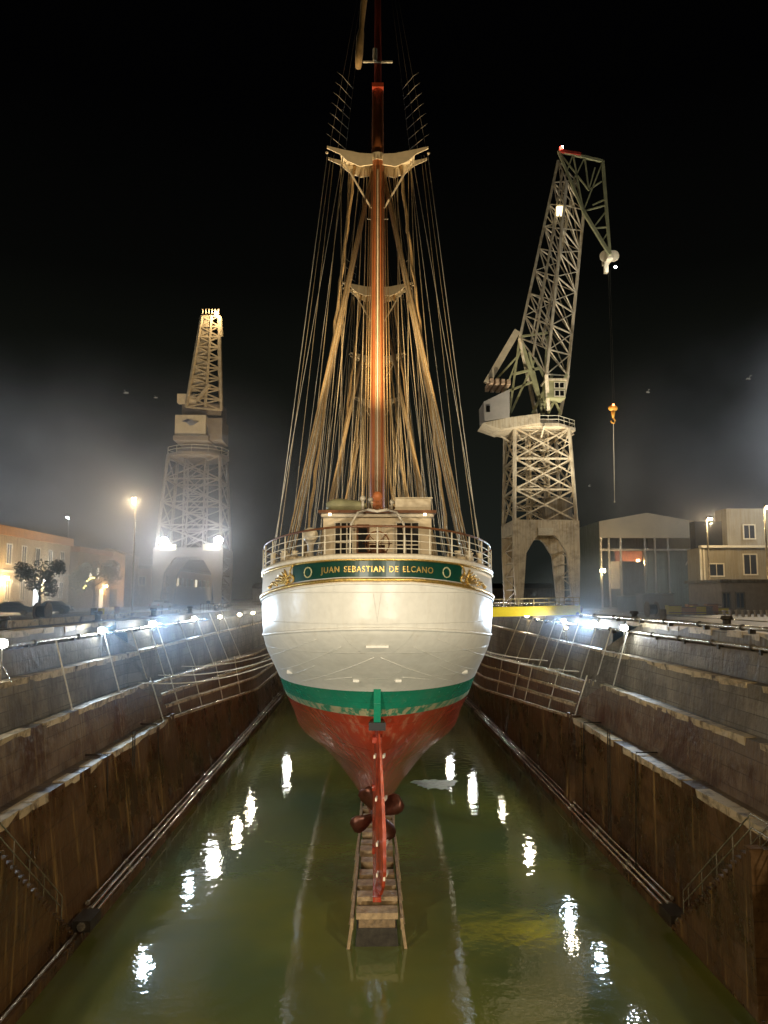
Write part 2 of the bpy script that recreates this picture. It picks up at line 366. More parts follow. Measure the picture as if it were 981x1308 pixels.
# quay sheets
def sheet(name, x0, y0, x1, y1, z, m):
    b = MB(); b.add([(x0,y0,z),(x1,y0,z),(x1,y1,z),(x0,y1,z)], [(0,1,2,3)]); return struct(b.build(name, m))
b = MB()
for (x0, y0, x1, y1) in ((20.4, -40, 420, YEND + 1), (-420, -40, -19.5, YEND + 1), (-420, YEND + 1, 420, 620), (-19.5, -40, 20.4, -6)):
    b.add([(x0,y0,Q),(x1,y0,Q),(x1,y1,Q),(x0,y1,Q)], [(0,1,2,3)])
struct(b.build('quay', M_quay))
b = MB(); b.add([(-22,-8,-0.6),(22,-8,-0.6),(22,YEND+1,-0.6),(-22,YEND+1,-0.6)], [(0,1,2,3)]); struct(b.build('dock_floor', M_lowwall))

# water: shallow, murky olive, mirror-like with slow ripples
mw = bpy.data.materials.new('murky_dock_water'); mw.use_nodes = True; n = mw.node_tree; p = n.nodes['Principled BSDF']
g = n.nodes.new('ShaderNodeNewGeometry')
na = n.nodes.new('ShaderNodeTexNoise'); na.inputs['Scale'].default_value = 0.09; na.inputs['Detail'].default_value = 4
n.links.new(g.outputs['Position'], na.inputs['Vector'])
ra = n.nodes.new('ShaderNodeValToRGB'); ra.color_ramp.elements[0].position = 0.3; ra.color_ramp.elements[1].position = 0.7
ra.color_ramp.elements[0].color = (0.058, 0.090, 0.038, 1); ra.color_ramp.elements[1].color = (0.150, 0.150, 0.026, 1)
n.links.new(na.outputs['Fac'], ra.inputs[0]); n.links.new(ra.outputs[0], p.inputs['Base Color'])
p.inputs['Roughness'].default_value = 0.03; p.inputs['IOR'].default_value = 1.5
n1 = n.nodes.new('ShaderNodeTexNoise'); n1.inputs['Scale'].default_value = 1.1; n1.inputs['Detail'].default_value = 3
n2 = n.nodes.new('ShaderNodeTexNoise'); n2.inputs['Scale'].default_value = 5.0; n2.inputs['Detail'].default_value = 2
n.links.new(g.outputs['Position'], n1.inputs['Vector']); n.links.new(g.outputs['Position'], n2.inputs['Vector'])
b1 = n.nodes.new('ShaderNodeBump'); b1.inputs['Strength'].default_value = 0.25; b1.inputs['Distance'].default_value = 0.06
b2 = n.nodes.new('ShaderNodeBump'); b2.inputs['Strength'].default_value = 0.30; b2.inputs['Distance'].default_value = 0.010
n.links.new(n1.outputs['Fac'], b1.inputs['Height']); n.links.new(n2.outputs['Fac'], b2.inputs['Height'])
n.links.new(b1.outputs[0], b2.inputs['Normal']); n.links.new(b2.outputs[0], p.inputs['Normal'])
b = MB(); b.add([(-21,-7,0),(21,-7,0),(21,YEND,0),(-21,YEND,0)], [(0,1,2,3)]); struct(b.build('water', mw))

# caisson gate the photographer stands on
t = thing('dock_gate', (0, -3, 0), 'steel caisson gate closing the near end of the dry dock', 'dock gate')
MB().box((-20.2, -5.9, -0.6), (20.2, -1.2, Q - 0.3)).build('gate_body', M_dsteel, t)
MB().box((-20.35, -6, Q - 0.3), (20.35, -1.1, Q + 0.02)).build('walkway', M_conc, t)

# curb pipes along the floor edge
for side, word in ((1, 'right'), (-1, 'left')):
    o = 0.9 if side < 0 else 0
    o = 0.9 if side > 99 else (1.65 if side < 0 else 0)
    for k, (x, z, r, dsc) in enumerate(((14.97, 0.56, 0.09, 'inner'), (15.3, 0.60, 0.11, 'middle'), (15.6, 0.74, 0.07, 'outer'))):
        pb = MB(); X = side*(x - o)
        y = 40.5 + k*0.5; pts = []
        while y < 148: pts.append((X + random.uniform(-.02,.02), y, z + random.uniform(-.015,.015))); y += 3.1
        pb.path(pts, r, 8)
        q = solo(pb, 'drain_pipe', mat('wet_shiny_pipe', (.8,.76,.66), .10, .95, var=.25, scale=3, bump=.35), (X, 41, 0.45), '%s one of the three wet steel pipes along the dock floor on the %s side' % (dsc, word), 'pipe', 'pipes along the dock floor', True)
        for pt in pts[::2]: MB().disc(pt, r*1.6, (0,1,0), 0.12, 10).build('flange', M_steel, q)
    # nearer single pipe
    pb = MB().path([(side*(15.05 - o), 2, 0.56), (side*(15.05 - o), 20, 0.58), (side*(15.0 - o), 38.2, 0.57)], 0.09)
    solo(pb, 'drain_pipe', M_steel, (side*(15.05-o), 2, 0.45), 'single wet pipe below the stone staircase on the %s side' % word, 'pipe', None, True)
    # junction box at the stair foot
    jb = thing('drain_box', (side*(14.9 - o), 39.3, 0.45), 'dark steel drain box at the foot of the %s staircase' % word, 'drain box')
    X = side*(14.9 - o)
    MB().box((X - .42, 38.7, 0.452), (X + .42, 40.2, 0.95)).build('casing', M_dsteel, jb)
    MB().disc((X, 38.66, 0.72), 0.2, (0,1,0), 0.1, 12).build('pipe_mouth', M_steel, jb)

random.seed(88)
for side, word in ((1, 'right'), (-1, 'left')):
    o = .9 if side < 0 else 0
    for i, y in enumerate((29, 46.5, 57.5)):
        X = side*(15.9 - o) - side*.12; m = MB().path([(X + side*1.2, y, CAMZ - 9.0), (X - side*.05, y, CAMZ - 9.0), (X - side*.08, y, CAMZ - 9.6), (X - side*.28, y, .6)], .045 if i else .07, 6)
        q = solo(m, 'downpipe', M_dsteel, (X, y, .5), '%s thin drain pipe running down the lower %s dock wall' % (ORD[i], word), 'pipe', 'drain pipes on the lower walls', True)
    lad = thing('wall_ladder', (side*(15.6 - o), 51.5, .5), 'iron ladder fixed to the lower %s dock wall' % word, 'ladder')
    for dy in (0, .45):
        MB().beam((side*(15.12 - o + (.5 if side < 0 else .3)*0 + .5), 51.5 + dy, .5), (side*(15.75 - o), 51.5 + dy, CAMZ - 8.6), .06).build('stile', M_dsteel, lad)
    for k in range(20):
        z = .8 + k*.33; xx = side*(15.62 - o + (15.75 - 15.62)*(z - .5)/7)
        MB().tube((xx, 51.5, z), (xx, 51.95, z), .018, n=5).build('rung', M_dsteel, lad)
# staircases cut down from the lower altar
for side, word in ((1, 'right'), (-1, 'left')):
    o = 0.9 if side < 0 else 0
    t = thing('stone_staircase', (side*(15 - o), 39, 0.45), 'steep stone stair with iron handrails running down the %s dock wall' % word, 'staircase')
    s = MB(); nst = 20; y0, y1 = 30.5, 38.6; z0, z1 = CAMZ - 9.25, 0.5
    xa, xb = side*(14.55 - o), side*(16.0 - o)
    for i in range(nst):
        ya = y0 + (y1 - y0)*i/nst; yb = y0 + (y1 - y0)*(i+1)/nst; zt = z0 + (z1 - z0)*(i+1)/nst
        s.box((min(xa, xb), ya, 0.452), (max(xa, xb), yb, zt + 0.05))
        s.box((min(xa - side*0.05, xa + side*.5), ya + .01, zt - 0.02), (max(xa - side*0.05, xa + side*.5), yb + .07, zt + 0.09))
    s.build('steps', M_lowwall, t)
    for k, dx in enumerate((0.08, 1.2)):
        h = MB(); X = xa + side*dx
        for hh in (0.55, 1.05):
            h.path([(X, y0 - 3, z0 + hh), (X, y0, z0 + hh), (X, y1 - 1.2, z1 + 1.0 + hh), (X, y1 - 1.1, z1 + .4)], 0.03, 6)
        for i in range(7):
            yy = y0 - 3 + i*1.55; zz = z0 if yy < y0 else z0 + (z1 - z0)*(yy - y0)/(y1 - y0)
            h.tube((X, yy, zz), (X, yy, zz + 1.05), 0.028, n=6)
        h.build('handrail', M_steel, t)

# ------------------------------------------------------------------ ship
SY = 34.0
ship = thing('sailing_ship', (0.014*SY, SY, 0), 'white four masted training schooner in dry dock, seen from astern, with green and red underbody', 'ship', rz=-0.014)
LV = [ # z, sheerdrop, x0, L, a, q, B
 (17.70, 0.55, -0.38, 9.0, 1.0, 0.50, 6.28),
 (16.70, 0.85, -0.25, 9.0, 1.0, 0.50, 6.34),
 (14.65, 0.65,  0.05, 9.2, 1.0, 0.50, 6.30),
 (13.90, 0.50,  0.85, 9.5, 1.0, 0.50, 6.30),
 (13.00, 0.30,  2.40, 10.0, 1.0, 0.50, 6.30),
 (11.40, 0.00,  5.00, 11.5, 1.0, 0.52, 6.30),
 (10.00, 0.00,  6.40, 14.0, 1.0, 0.62, 6.30),
 ( 8.50, 0.00,  7.10, 18.0, 1.0, 0.80, 6.25),
 ( 6.90, 0.00,  8.20, 20.0, 1.1, 1.00, 6.15),
 ( 6.00, 0.00,  8.60, 25.0, 1.25, 1.0, 6.05),
 ( 4.00, 0.00,  8.70, 34.0, 1.6, 1.0, 5.7),
 ( 2.40, 0.00,  8.75, 38.0, 2.0, 1.0, 5.0),
 ( 1.75, 0.00,  8.80, 40.0, 2.0, 1.0, 3.2)]
def lev(z):
    if z >= LV[0][0]: return LV[0][1:]
    for i in range(len(LV) - 1):
        a, b = LV[i], LV[i+1]
        if a[0] >= z >= b[0]:
            t = (a[0] - z)/(a[0] - b[0]); 
            pm = LV[i-1] if i > 0 and a[0] != 14.65 else None; pn = LV[i+2] if i+2 < len(LV) and b[0] != 14.65 else None
            out = []
            for k in range(1, 7):
                h = a[0] - b[0]
                sl = (b[k] - a[k])/h
                ma = sl if pm is None else 0.5*(sl + (a[k] - pm[k])/(pm[0] - a[0])); mb = sl if pn is None else 0.5*(sl + (pn[k] - b[k])/(b[0] - pn[0]))
                t2, t3 = t*t, t*t*t
                out.append((2*t3 - 3*t2 + 1)*a[k] + (t3 - 2*t2 + t)*h*ma + (-2*t3 + 3*t2)*b[k] + (t3 - t2)*h*mb)
            return out
    return LV[-1][1:]
def sheer(dr, x):
    s = -dr*min(max(x, 0), 8)/8
    s = -dr*math.sin(min(max(x, 0), 10)/10*math.pi/2)
    if x > 45 and dr > 0: s += 2.6*((x - 45)/50)**2
    return s
def hb(z, x):
    dr, x0, L, a, q, B = lev(z); s = max(0, x - x0)
    u = min(1, s/L); f = (1 - (1 - u**a)**2)**q
    g = 1 if x < 58 else max(0, 1 - ((x - 58)/37)**2)**(0.7 if z > 10 else 1.0)
    return B*f*g*.965
def hp(z, x, sd=1, off=0.0):
    return Vector((sd*(hb(z, x) + off), x, z + sheer(lev(z)[0], x)))
def sp(b, z, off=0.0):
    """point of the upper stern at lateral position b"""
    dr, x0, L, a, q, B = lev(z)
    B *= .965; c = min(0.999, abs(b)/B); s = L*(1 - math.sqrt(1 - c*c)); x = x0 + s
    nx = b/B**2; ny = -(1 - s/L)/L; l = math.hypot(nx, ny); nx, ny = nx/l, ny/l
    return Vector((b + nx*off, x + ny*off, z + sheer(dr, x)))
zs = [17.7, 17.35, 17.0, 16.7, 16.2, 15.7, 15.15, 14.65, 14.4, 14.0, 13.5, 13.0, 12.5, 12.0, 11.7, 11.4, 11.1, 10.75, 10.4, 10.12, 10.0, 9.8, 9.4, 9.0, 8.5, 8.0, 7.4, 6.9, 6.4, 6.0, 5.4, 4.7, 4.0, 3.2, 2.4, 2.0, 1.75]
NT = 46
hull = MB(); W = 2*NT + 1
for z in zs:
    dr, x0, L, a, q, B = lev(z); row = []
    for i in range(-NT, NT + 1):
        T = (abs(i)/NT); x = x0 + (95 - x0)*(0.55*T**5 + 0.45*T*T*T*0.35 + 0.2925*T*T) if T < 1 else 95
        pnt = hp(z, x, 1 if i >= 0 else -1); row.append(pnt)
    hull.v += [tuple(pp) for pp in row]
for j in range(len(zs) - 1):
    zt = zs[j]; mi = 0 if zt > 11.41 else (1 if zt > 10.41 else (2 if zt > 10.01 else 3))
    for i in range(W - 1):
        hull.f.append((j*W + i, j*W + i + 1, (j+1)*W + i + 1, (j+1)*W + i)); hull.mi.append(mi)
# bottom closure and deck
j = len(zs) - 1
for i in range(NT): hull.f.append((j*W + i, j*W + i + 1, j*W + W - 2 - i, j*W + W - 1 - i)); hull.mi.append(3)
for i in range(NT): hull.f.append((i, i + 1, W - 2 - i, W - 1 - i)); hull.mi.append(0)
hull.build('hull', [M_white, M_green, M_line, M_red], ship, smooth=True, local=True)
# sternpost + rudder trunk
MB().prism([(-.16, 8.3, 1.5), (-.16, 9.6, 1.5), (-.16, 9.6, 7.4), (-.16, 8.0, 7.4)], (.32, 0, 0)).build('sternpost', M_red, ship, local=True)
MB().prism([(-.17, 4.75, 11.55), (-.17, 6.9, 11.2), (-.17, 6.9, 9.85), (-.17, 5.55, 9.85)], (.34, 0, 0)).build('rudder_trunk', M_green, ship, local=True)
MB().prism([(-.42, 5.4, 9.85), (.42, 5.4, 9.85), (.3, 6.9, 9.85), (-.3, 6.9, 9.85)], (0, 0, -.38)).build('rudder_bearing', M_dark, ship, local=True)
MB().prism([(-.2, 5.2, 1.5), (-.2, 9.6, 1.5), (-.2, 9.6, 1.95), (-.2, 5.2, 1.72)], (.4, 0, 0)).build('sole_piece', M_red, ship, local=True)
# rudder, a little over to one side
rud = MB(); ra_ = R(9)
def rp(c, z, th):  # chord position aft of the stock
    return Vector((0.0 + c*math.sin(ra_) + th*math.cos(ra_), 6.5 - c*math.cos(ra_) + th*math.sin(ra_), z))
secs = [(9.5, 0.5, .10), (8.6, 1.0, .14), (7.0, 1.6, .2), (5.0, 2.2, .24), (3.2, 2.3, .22), (2.4, 1.9, .2), (1.78, 1.2, .16)]
for (z, c, th) in secs:
    rud.v += [tuple(rp(-0.3, z, -th*.8)), tuple(rp(-0.3, z, th*.8)), tuple(rp(c*.5, z, th)), tuple(rp(c, z, th*.35)), tuple(rp(c, z, -th*.35)), tuple(rp(c*.5, z, -th))]
for j in range(len(secs) - 1):
    for i in range(6): rud.f.append((j*6+i, j*6+(i+1)%6, (j+1)*6+(i+1)%6, (j+1)*6+i)); rud.mi.append(0)
rud.f += [tuple(range(6)), tuple((len(secs)-1)*6+i for i in range(6))]; rud.mi += [0, 0]
M_rud = mat('rudder_red', (0.36, 0.05, 0.018), 0.25, var=0.35, scale=1.5, bump=0.4, streak=.3)
rudo = rud.build('rudder', M_rud, ship, local=True)
for z in (8.2, 6.3, 4.3, 2.9):
    a = MB(); c0 = 1.0 if z > 7 else (1.7 if z > 5 else 2.1)
    for s_ in (-1, 1): MB().cbox(rp(c0*.75, z, s_*.22), (.08, .5, .16), -ra_).build('zinc_anode', M_wirew, rudo, local=True)
    a.cbox(rp(c0 + .02, z, 0), (.1, .1, .28)); a.build('zinc_anode', M_wirew, rudo, local=True)
for z in (8.9, 6.6, 3.6):
    MB().box((-.24, 6.0, z - .14), (.24, 8.3 if z < 7.5 else 6.95, z + .14)).build('pintle', M_red, rudo, local=True)
# propeller
prop = MB(); PC = Vector((0, 7.75, 4.9))
prop.path([PC + Vector((0,-.55,0)), PC + Vector((0,-.3,0)), PC + Vector((0,.3,0)), PC + Vector((0,.9,0))], [.1,.3,.36,.3], 12)
pr = prop.build('propeller', M_bronze, ship, True, True)
for k in range(4):
    an = R(28 + 90*k); bl = MB(); ur = Vector((math.cos(an), 0, math.sin(an))); ut = Vector((-math.sin(an), 0, math.cos(an)))
    st = [(.25,.2,.5),(.55,.36,.6),(.95,.52,.45),(1.25,.48,.32),(1.45,.28,.22)]
    for (r_, w_, tw) in st:
        c = PC + ur*r_
        for s_ in (-1, 0, 1):
            q_ = c + ut*(s_*w_*math.cos(tw)) + Vector((0, s_*w_*math.sin(tw), 0)); bl.v += [tuple(q_ + Vector((0, -.035, 0))), tuple(q_ + Vector((0, .035, 0)))]
    m6 = 6
    for j in range(len(st) - 1):
        o1, o2 = j*m6, (j+1)*m6
        for a_, b_ in ((0,2),(2,4)):
            bl.f += [(o1+a_, o1+b_, o2+b_, o2+a_), (o1+a_+1, o2+a_+1, o2+b_+1, o1+b_+1)]
        bl.f += [(o1, o2, o2+1, o1+1), (o1+4, o1+5, o2+5, o2+4)]
    bl.f += [(len(st)*m6-6, len(st)*m6-4, len(st)*m6-2, len(st)*m6-1, len(st)*m6-3, len(st)*m6-5)]
    bl.mi = [0]*len(bl.f)
    bl.build('blade', M_bronze, pr, True, True)
# mouldings and rubbing strakes
def strake(z, r, m, name, x1=60, off=.03, sqz=1.0):
    T = [i/60 for i in range(61)]; L_ = lev(z); pts = []
    xs = [L_[1] + (x1 - L_[1])*(t*t*t*.8 + .2*t*t) for t in T]
    pts = [hp(z, x, -1, off) for x in reversed(xs[1:])] + [hp(z, x, 1, off) for x in xs]
    pts[len(xs)-1] = Vector((0, L_[1] - off, z)); MB().path(pts, r, 8).build(name, m, ship, True, True)
strake(16.74, .085, M_gold, 'gilt_moulding'); strake(16.58, .05, M_white, 'hull_moulding')
strake(14.65, .07, M_white, 'rubbing_strake', off=.0)
strake(17.74, .13, M_rail, 'bulwark_cap', off=-.03); strake(17.60, .06, M_gold, 'gilt_bead', 12)
# plate seams: thin welded battens laid over the counter
def seam(pts3, r=.022):
    MB().path(pts3, r, 6).build('plate_seam', M_white, ship, True, True)
def onhull(b, z):
    lo, hi = lev(z)[1], 30.0
    for _ in range(40):
        m_ = (lo + hi)/2
        if hb(z, m_) < abs(b): lo = m_
        else: hi = m_
    return Vector((b, lo - .01, z + sheer(lev(z)[0], lo)))
for sd in (-1, 1):
    for (b0, z0, b1, z1) in ((.15, 13.4, 3.9, 11.7), (.15, 13.4, 1.6, 12.7), (1.6, 13.9, 5.2, 12.3), (2.7, 14.25, 5.7, 13.3), (1.2, 12.3, 2.6, 12.05), (3.0, 12.9, 4.8, 11.9)):
        seam([onhull(sd*(b0 + (b1-b0)*i/12), z0 + (z1-z0)*i/12) for i in range(13)], .009)
for sd in (-1, 1):
    for b0, z0 in ((1.0, 12.1), (4.5, 12.3)):
        q_ = onhull(sd*b0, z0); MB().cbox(q_, (.3, .12, .16), 0.3*sd).build('pad_eye', M_white, ship, local=True)
q_ = onhull(0, 13.9); MB().cbox(q_ + Vector((0,-.03,0)), (1.0, .08, .1)).build('stern_light_bracket', M_white, ship, local=True)

# name board with raised gilt letters
nb = MB(); K = 40
for off in (.02, .10):
    for i in range(K + 1):
        b_ = -3.75 + 7.5*i/K
        for z in (16.86, 17.54): nb.v.append(tuple(sp(b_, z, off)))
o2 = 2*(K + 1)
for i in range(K):
    a_ = 2*i
    nb.f += [(a_, a_+2, a_+3, a_+1), (o2+a_, o2+a_+1, o2+a_+3, o2+a_+2), (a_, o2+a_, o2+a_+2, a_+2), (a_+1, a_+3, o2+a_+3, o2+a_+1)]
nb.f += [(0, 1, o2+1, o2), (2*K, o2+2*K, o2+2*K+1, 2*K+1)]; nb.mi = [0]*len(nb.f)
board = nb.build('name_board', M_board, ship, local=True)
def curved_text(txt, size, u0, zc, m, name, parent, sx=1.0, track=1.0):
    cu = bpy.data.curves.new(name, 'FONT'); cu.body = txt; cu.size = size; cu.extrude = 0.012; cu.align_x = 'CENTER'; cu.align_y = 'CENTER'; cu.space_character = track
    cu.space_word = 1.4; cu.offset = 0.004
    ob = bpy.data.objects.new('tmp', cu); col.objects.link(ob); bpy.context.view_layer.update()
    me = bpy.data.meshes.new_from_object(ob.evaluated_get(bpy.context.evaluated_depsgraph_get())); bpy.data.objects.remove(ob); bpy.data.curves.remove(cu)
    for v in me.vertices: v.co = sp(u0 + v.co.x*sx, zc + v.co.y, 0.115 + v.co.z)
    me.materials.clear(); me.materials.append(m); o = bpy.data.objects.new(name, me); col.objects.link(o); o.parent = parent; o.name = name; return o
curved_text('JUAN SEBASTIAN DE ELCANO', 0.36, 0.0, 17.18, M_gold, 'name_lettering', board, 0.84, 1.18)
# two dark wreath badges beside the name
for sd in (-1, 1):
    pts = [sp(sd*3.0 + .17*math.cos(t_*R(30)), 17.18 + .21*math.sin(t_*R(30)), .12) for t_ in range(12)]
    MB().path(pts, .03, 6, closed=True).build('badge', M_craneg, board, local=True)
# gilt scrolls at both ends
for sd in (-1, 1):
    s = MB(); pts = []
    for i in range(26):
        tt = i/25; an = R(-40 + 560*tt); rr = .24*(1 - tt*.8)
        pts.append(sp(sd*(3.85 + rr*math.cos(an)), 16.98 + rr*math.sin(an), .12))
    s.path(pts, [.055*(1 - .5*i/25) for i in range(26)], 6)
    s.path([sp(sd*(3.72 + .16*math.sin(i/8*math.pi)), 17.06 + .5*i/8, .12) for i in range(9)], .045, 6)
    random.seed(3)
    for i in range(34):
        tt = i/33; bb = 4.0 + 1.05*tt; hh = (.52*(1 - tt)**.8 + .07)
        z = 16.84 + random.random()*hh; c = sp(sd*bb, z, .10)
        s.ball(c, random.uniform(.035, .075), 6, 4, (1.3, .7, 1))
    for k in range(6):
        st_ = sp(sd*4.0, 16.88, .1)
        s.path([sp(sd*(4.02 + (.2 + .16*k)*j/5), 16.86 + (.62 - .1*k)*math.sin(j/5*1.5), .1) for j in range(6)], [.03,.05,.055,.05,.04,.02], 6)
    s.build('gilt_scroll', M_gold, ship, True, True)

# poop deck and railings
dk = MB(); xs = [0, .3, .8, 1.6, 2.8, 4.5, 6.5, 9, 14, 22, 34, 50]
L_ = [hp(17.7, x + .0, -1, -.12) for x in xs]; R_ = [hp(17.7, x, 1, -.12) for x in xs]
dk.v = [tuple(v + Vector((0,0,.03))) for v in L_ + R_]; k = len(xs)
dk.f = [(i, i+1, k+i+1, k+i) for i in range(k-1)]; dk.mi = [0]*(k-1); dk.build('poop_deck', M_wood, ship, local=True)
rail = MB(); top = MB()
def railpt(s_, hgt):   # s_: signed distance param
    x = -.38 + abs(s_)**1.75*0.30 + 0.0
    p_ = hp(17.7, x, 1 if s_ >= 0 else -1, -.06)
    if abs(s_) < 1e-6: p_ = Vector((0, -.32, 17.7))
    return p_ + Vector((0, 0, hgt))
def bofs(b, hgt): return sp(b, 17.7, -.06) + Vector((0, 0, hgt))
bs = [6.2*math.sin(i/30*math.pi/2*.985) for i in range(-30, 31)]
tail = [hp(17.7, x, 1, -.06) for x in (9.5, 12, 16, 22, 30)]
def line(h):
    c = [bofs(b_, h) for b_ in bs]; t_ = [p_ + Vector((0,0,h)) for p_ in tail]
    return [Vector((-p_.x, p_.y, p_.z)) for p_ in reversed(t_)] + c + t_
rail.path(line(.38), .022, 6); rail.path(line(.72), .022, 6); rail.path(line(1.02), .022, 6)
ro = rail.build('railing', M_rail, ship, True, True)
top.path(line(1.34), .05, 8); top.build('top_rail', M_wood, ro, True, True)
import itertools
for k_ in range(-8, 9):
    b_ = 6.2*math.sin(k_/8*math.pi/2*.985)
    MB().tube(bofs(b_, .02), bofs(b_, 1.34), .035, n=6).build('stanchion', M_rail, ro, True, True)
for x in (12, 15, 18, 22, 26, 30):
    for sd in (-1, 1):
        b0 = hp(17.7, x, sd, -.06); MB().tube(b0, b0 + Vector((0,0,1.34)), .035, n=6).build('stanchion', M_rail, ro, True, True)

# deck house
DZ = 17.15
house = MB().box((-3.0, 9.2, DZ), (3.0, 15.0, 20.6)).build('deckhouse', M_deckw, ship, local=True)
MB().box((-3.25, 8.8, 20.6), (3.25, 15.3, 20.76)).build('roof', M_wood, house, local=True)
MB().box((-3.1, 9.0, 20.4), (3.1, 9.198, 20.59)).build('cornice', M_rail, house, local=True)
for (x0, x1, z0, z1, kind) in ((-2.35, -1.35, 17.9, 20.1, 'w'), (-1.15, -.45, DZ, 20.0, 'd'), (.25, .95, DZ, 20.0, 'c'), (1.05, 2.3, 17.6, 20.1, 'w')):
    if kind == 'w':
        w = MB().box((x0, 9.14, z0), (x1, 9.197, z1)).build('window', M_dark, house, local=True)
        f = MB()
        for xx in (x0, (x0*2+x1)/3, (x0+2*x1)/3, x1): f.box((xx - .035, 9.06, z0 - .05), (xx + .035, 9.138, z1 + .05))
        for zz in (z0, (z0 + z1)/2, z1): f.box((x0, 9.04, zz - .035), (x1, 9.058, zz + .035))
        f.build('window_frame', M_rail, w, local=True)
    else:
        d_ = MB().box((x0, 9.13, z0), (x1, 9.197, z1)).build('door', M_wood if kind == 'd' else M_rail, house, local=True)
        MB().box((x0 + .1, 9.08, z0 + 1.3), (x1 - .1, 9.128, z1 - .2)).build('door_pane', M_dark if kind == 'd' else M_deckw, d_, local=True)
# things fixed on the roof and poop
MB().box((1.0, 9.6, 20.762), (3.0, 10.6, 21.5)).box((1.0, 9.5, 21.5), (3.1, 10.7, 21.56)).build('roof_locker', M_deckw, ship, local=True)
lb = MB(); lb.path([(-2.9 + .38*i, 10.2, 21.12 + .05*math.sin(i)) for i in range(7)], [.2, .36, .4, .4, .4, .36, .2], 10).build('rolled_awning', M_craneg, ship, True, True)
for i in range(14):
    x = random.uniform(-1.2, .9); y = random.uniform(9.4, 12); r_ = random.uniform(.08, .2)
    zv = 20.95 + random.random()*.7; c = MB().tube((x, y, 20.763), (x, y, zv), r_*.5, n=8); c.ball((x, y, zv), r_, 8, 6)
    c.build('roof_vent', random.choice([M_deckw, M_gold, M_rail, M_wood]), ship, True, True)
for (x, y, n_) in ((-5.0, 5.5, 'l'), (4.9, 5.2, 'r'), (-4.2, 3.5, 'l'), (4.1, 3.4, 'r')):
    b = MB()
    for dx in (-.25, .25): b.tube((x + dx, y, DZ + .3), (x + dx, y, DZ + 1.0), .13, n=10); b.disc((x + dx, y, DZ + 1.02), .17, (0,0,1), .06, 10)
    b.box((x - .5, y - .2, DZ + .2), (x + .5, y + .2, DZ + .35)); b.build('bollard', M_deckw, ship, local=True)
for sd in (-1, 1):
    w = MB(); c = Vector((sd*4.3, 8.2, DZ + .75)); w.tube(c - Vector((.5,0,0)), c + Vector((.5,0,0)), .28, n=12)
    for k_ in (-.5, .5): w.disc(c + Vector((k_, 0, 0)), .45, (1,0,0), .08, 14)
    w.box((c.x - .6, c.y - .3, DZ), (c.x + .6, c.y + .3, DZ + .35)); w.build('winch', M_deckw, ship, local=True)
w = MB(); w.path([(-3.6, 8.2, DZ), (-3.6, 8.2, DZ + 1.6), (-3.6, 8.0, DZ + 2.1)], [.16, .16, .42], 12); w.ball((-3.6, 8.0, DZ + 2.15), .42, 12, 8); w.build('ventilator_cowl', M_rail, ship, True, True)
# steering wheel box at the centre of the poop, boom gallows and boom crutch
MB().box((-.35, 2.2, DZ), (.35, 3.0, DZ + 1.25)).build('binnacle', M_wood, ship, local=True)
w = MB(); w.path([(.55*math.cos(R(i*18)), 1.9, DZ + 1.3 + .55*math.sin(R(i*18))) for i in range(20)], .035, 6, closed=True)
for i in range(8): w.tube((0,1.9,DZ+1.3), (.68*math.cos(R(i*45)), 1.9, DZ + 1.3 + .68*math.sin(R(i*45))), .022, n=6)
w.build('steering_wheel', M_wood, ship, local=True)
w = MB()
for sd in (-1, 1): w.path([(sd*1.5, 6.2, DZ), (sd*1.35, 6.2, DZ + 2.6), (sd*1.0, 6.2, DZ + 3.2), (sd*.45, 6.2, DZ + 3.35)], .06, 8)
w.path([(-.5, 6.2, DZ+3.35), (0, 6.2, DZ+3.25), (.5, 6.2, DZ+3.35)], .08, 8); w.build('boom_gallows', M_rail, ship, True, True)
w = MB(); w.tube((0, 2.6, DZ + 3.6), (0, 16.3, DZ + 4.3), .17, .22, 12)
for y in (3, 5, 7, 9, 11, 13): w.disc((0, y, DZ + 3.6 + .7*(y-2.6)/13.7), .235, (0,1,0.05), .1, 12)
w.build('boom', M_mast, ship, True, True)

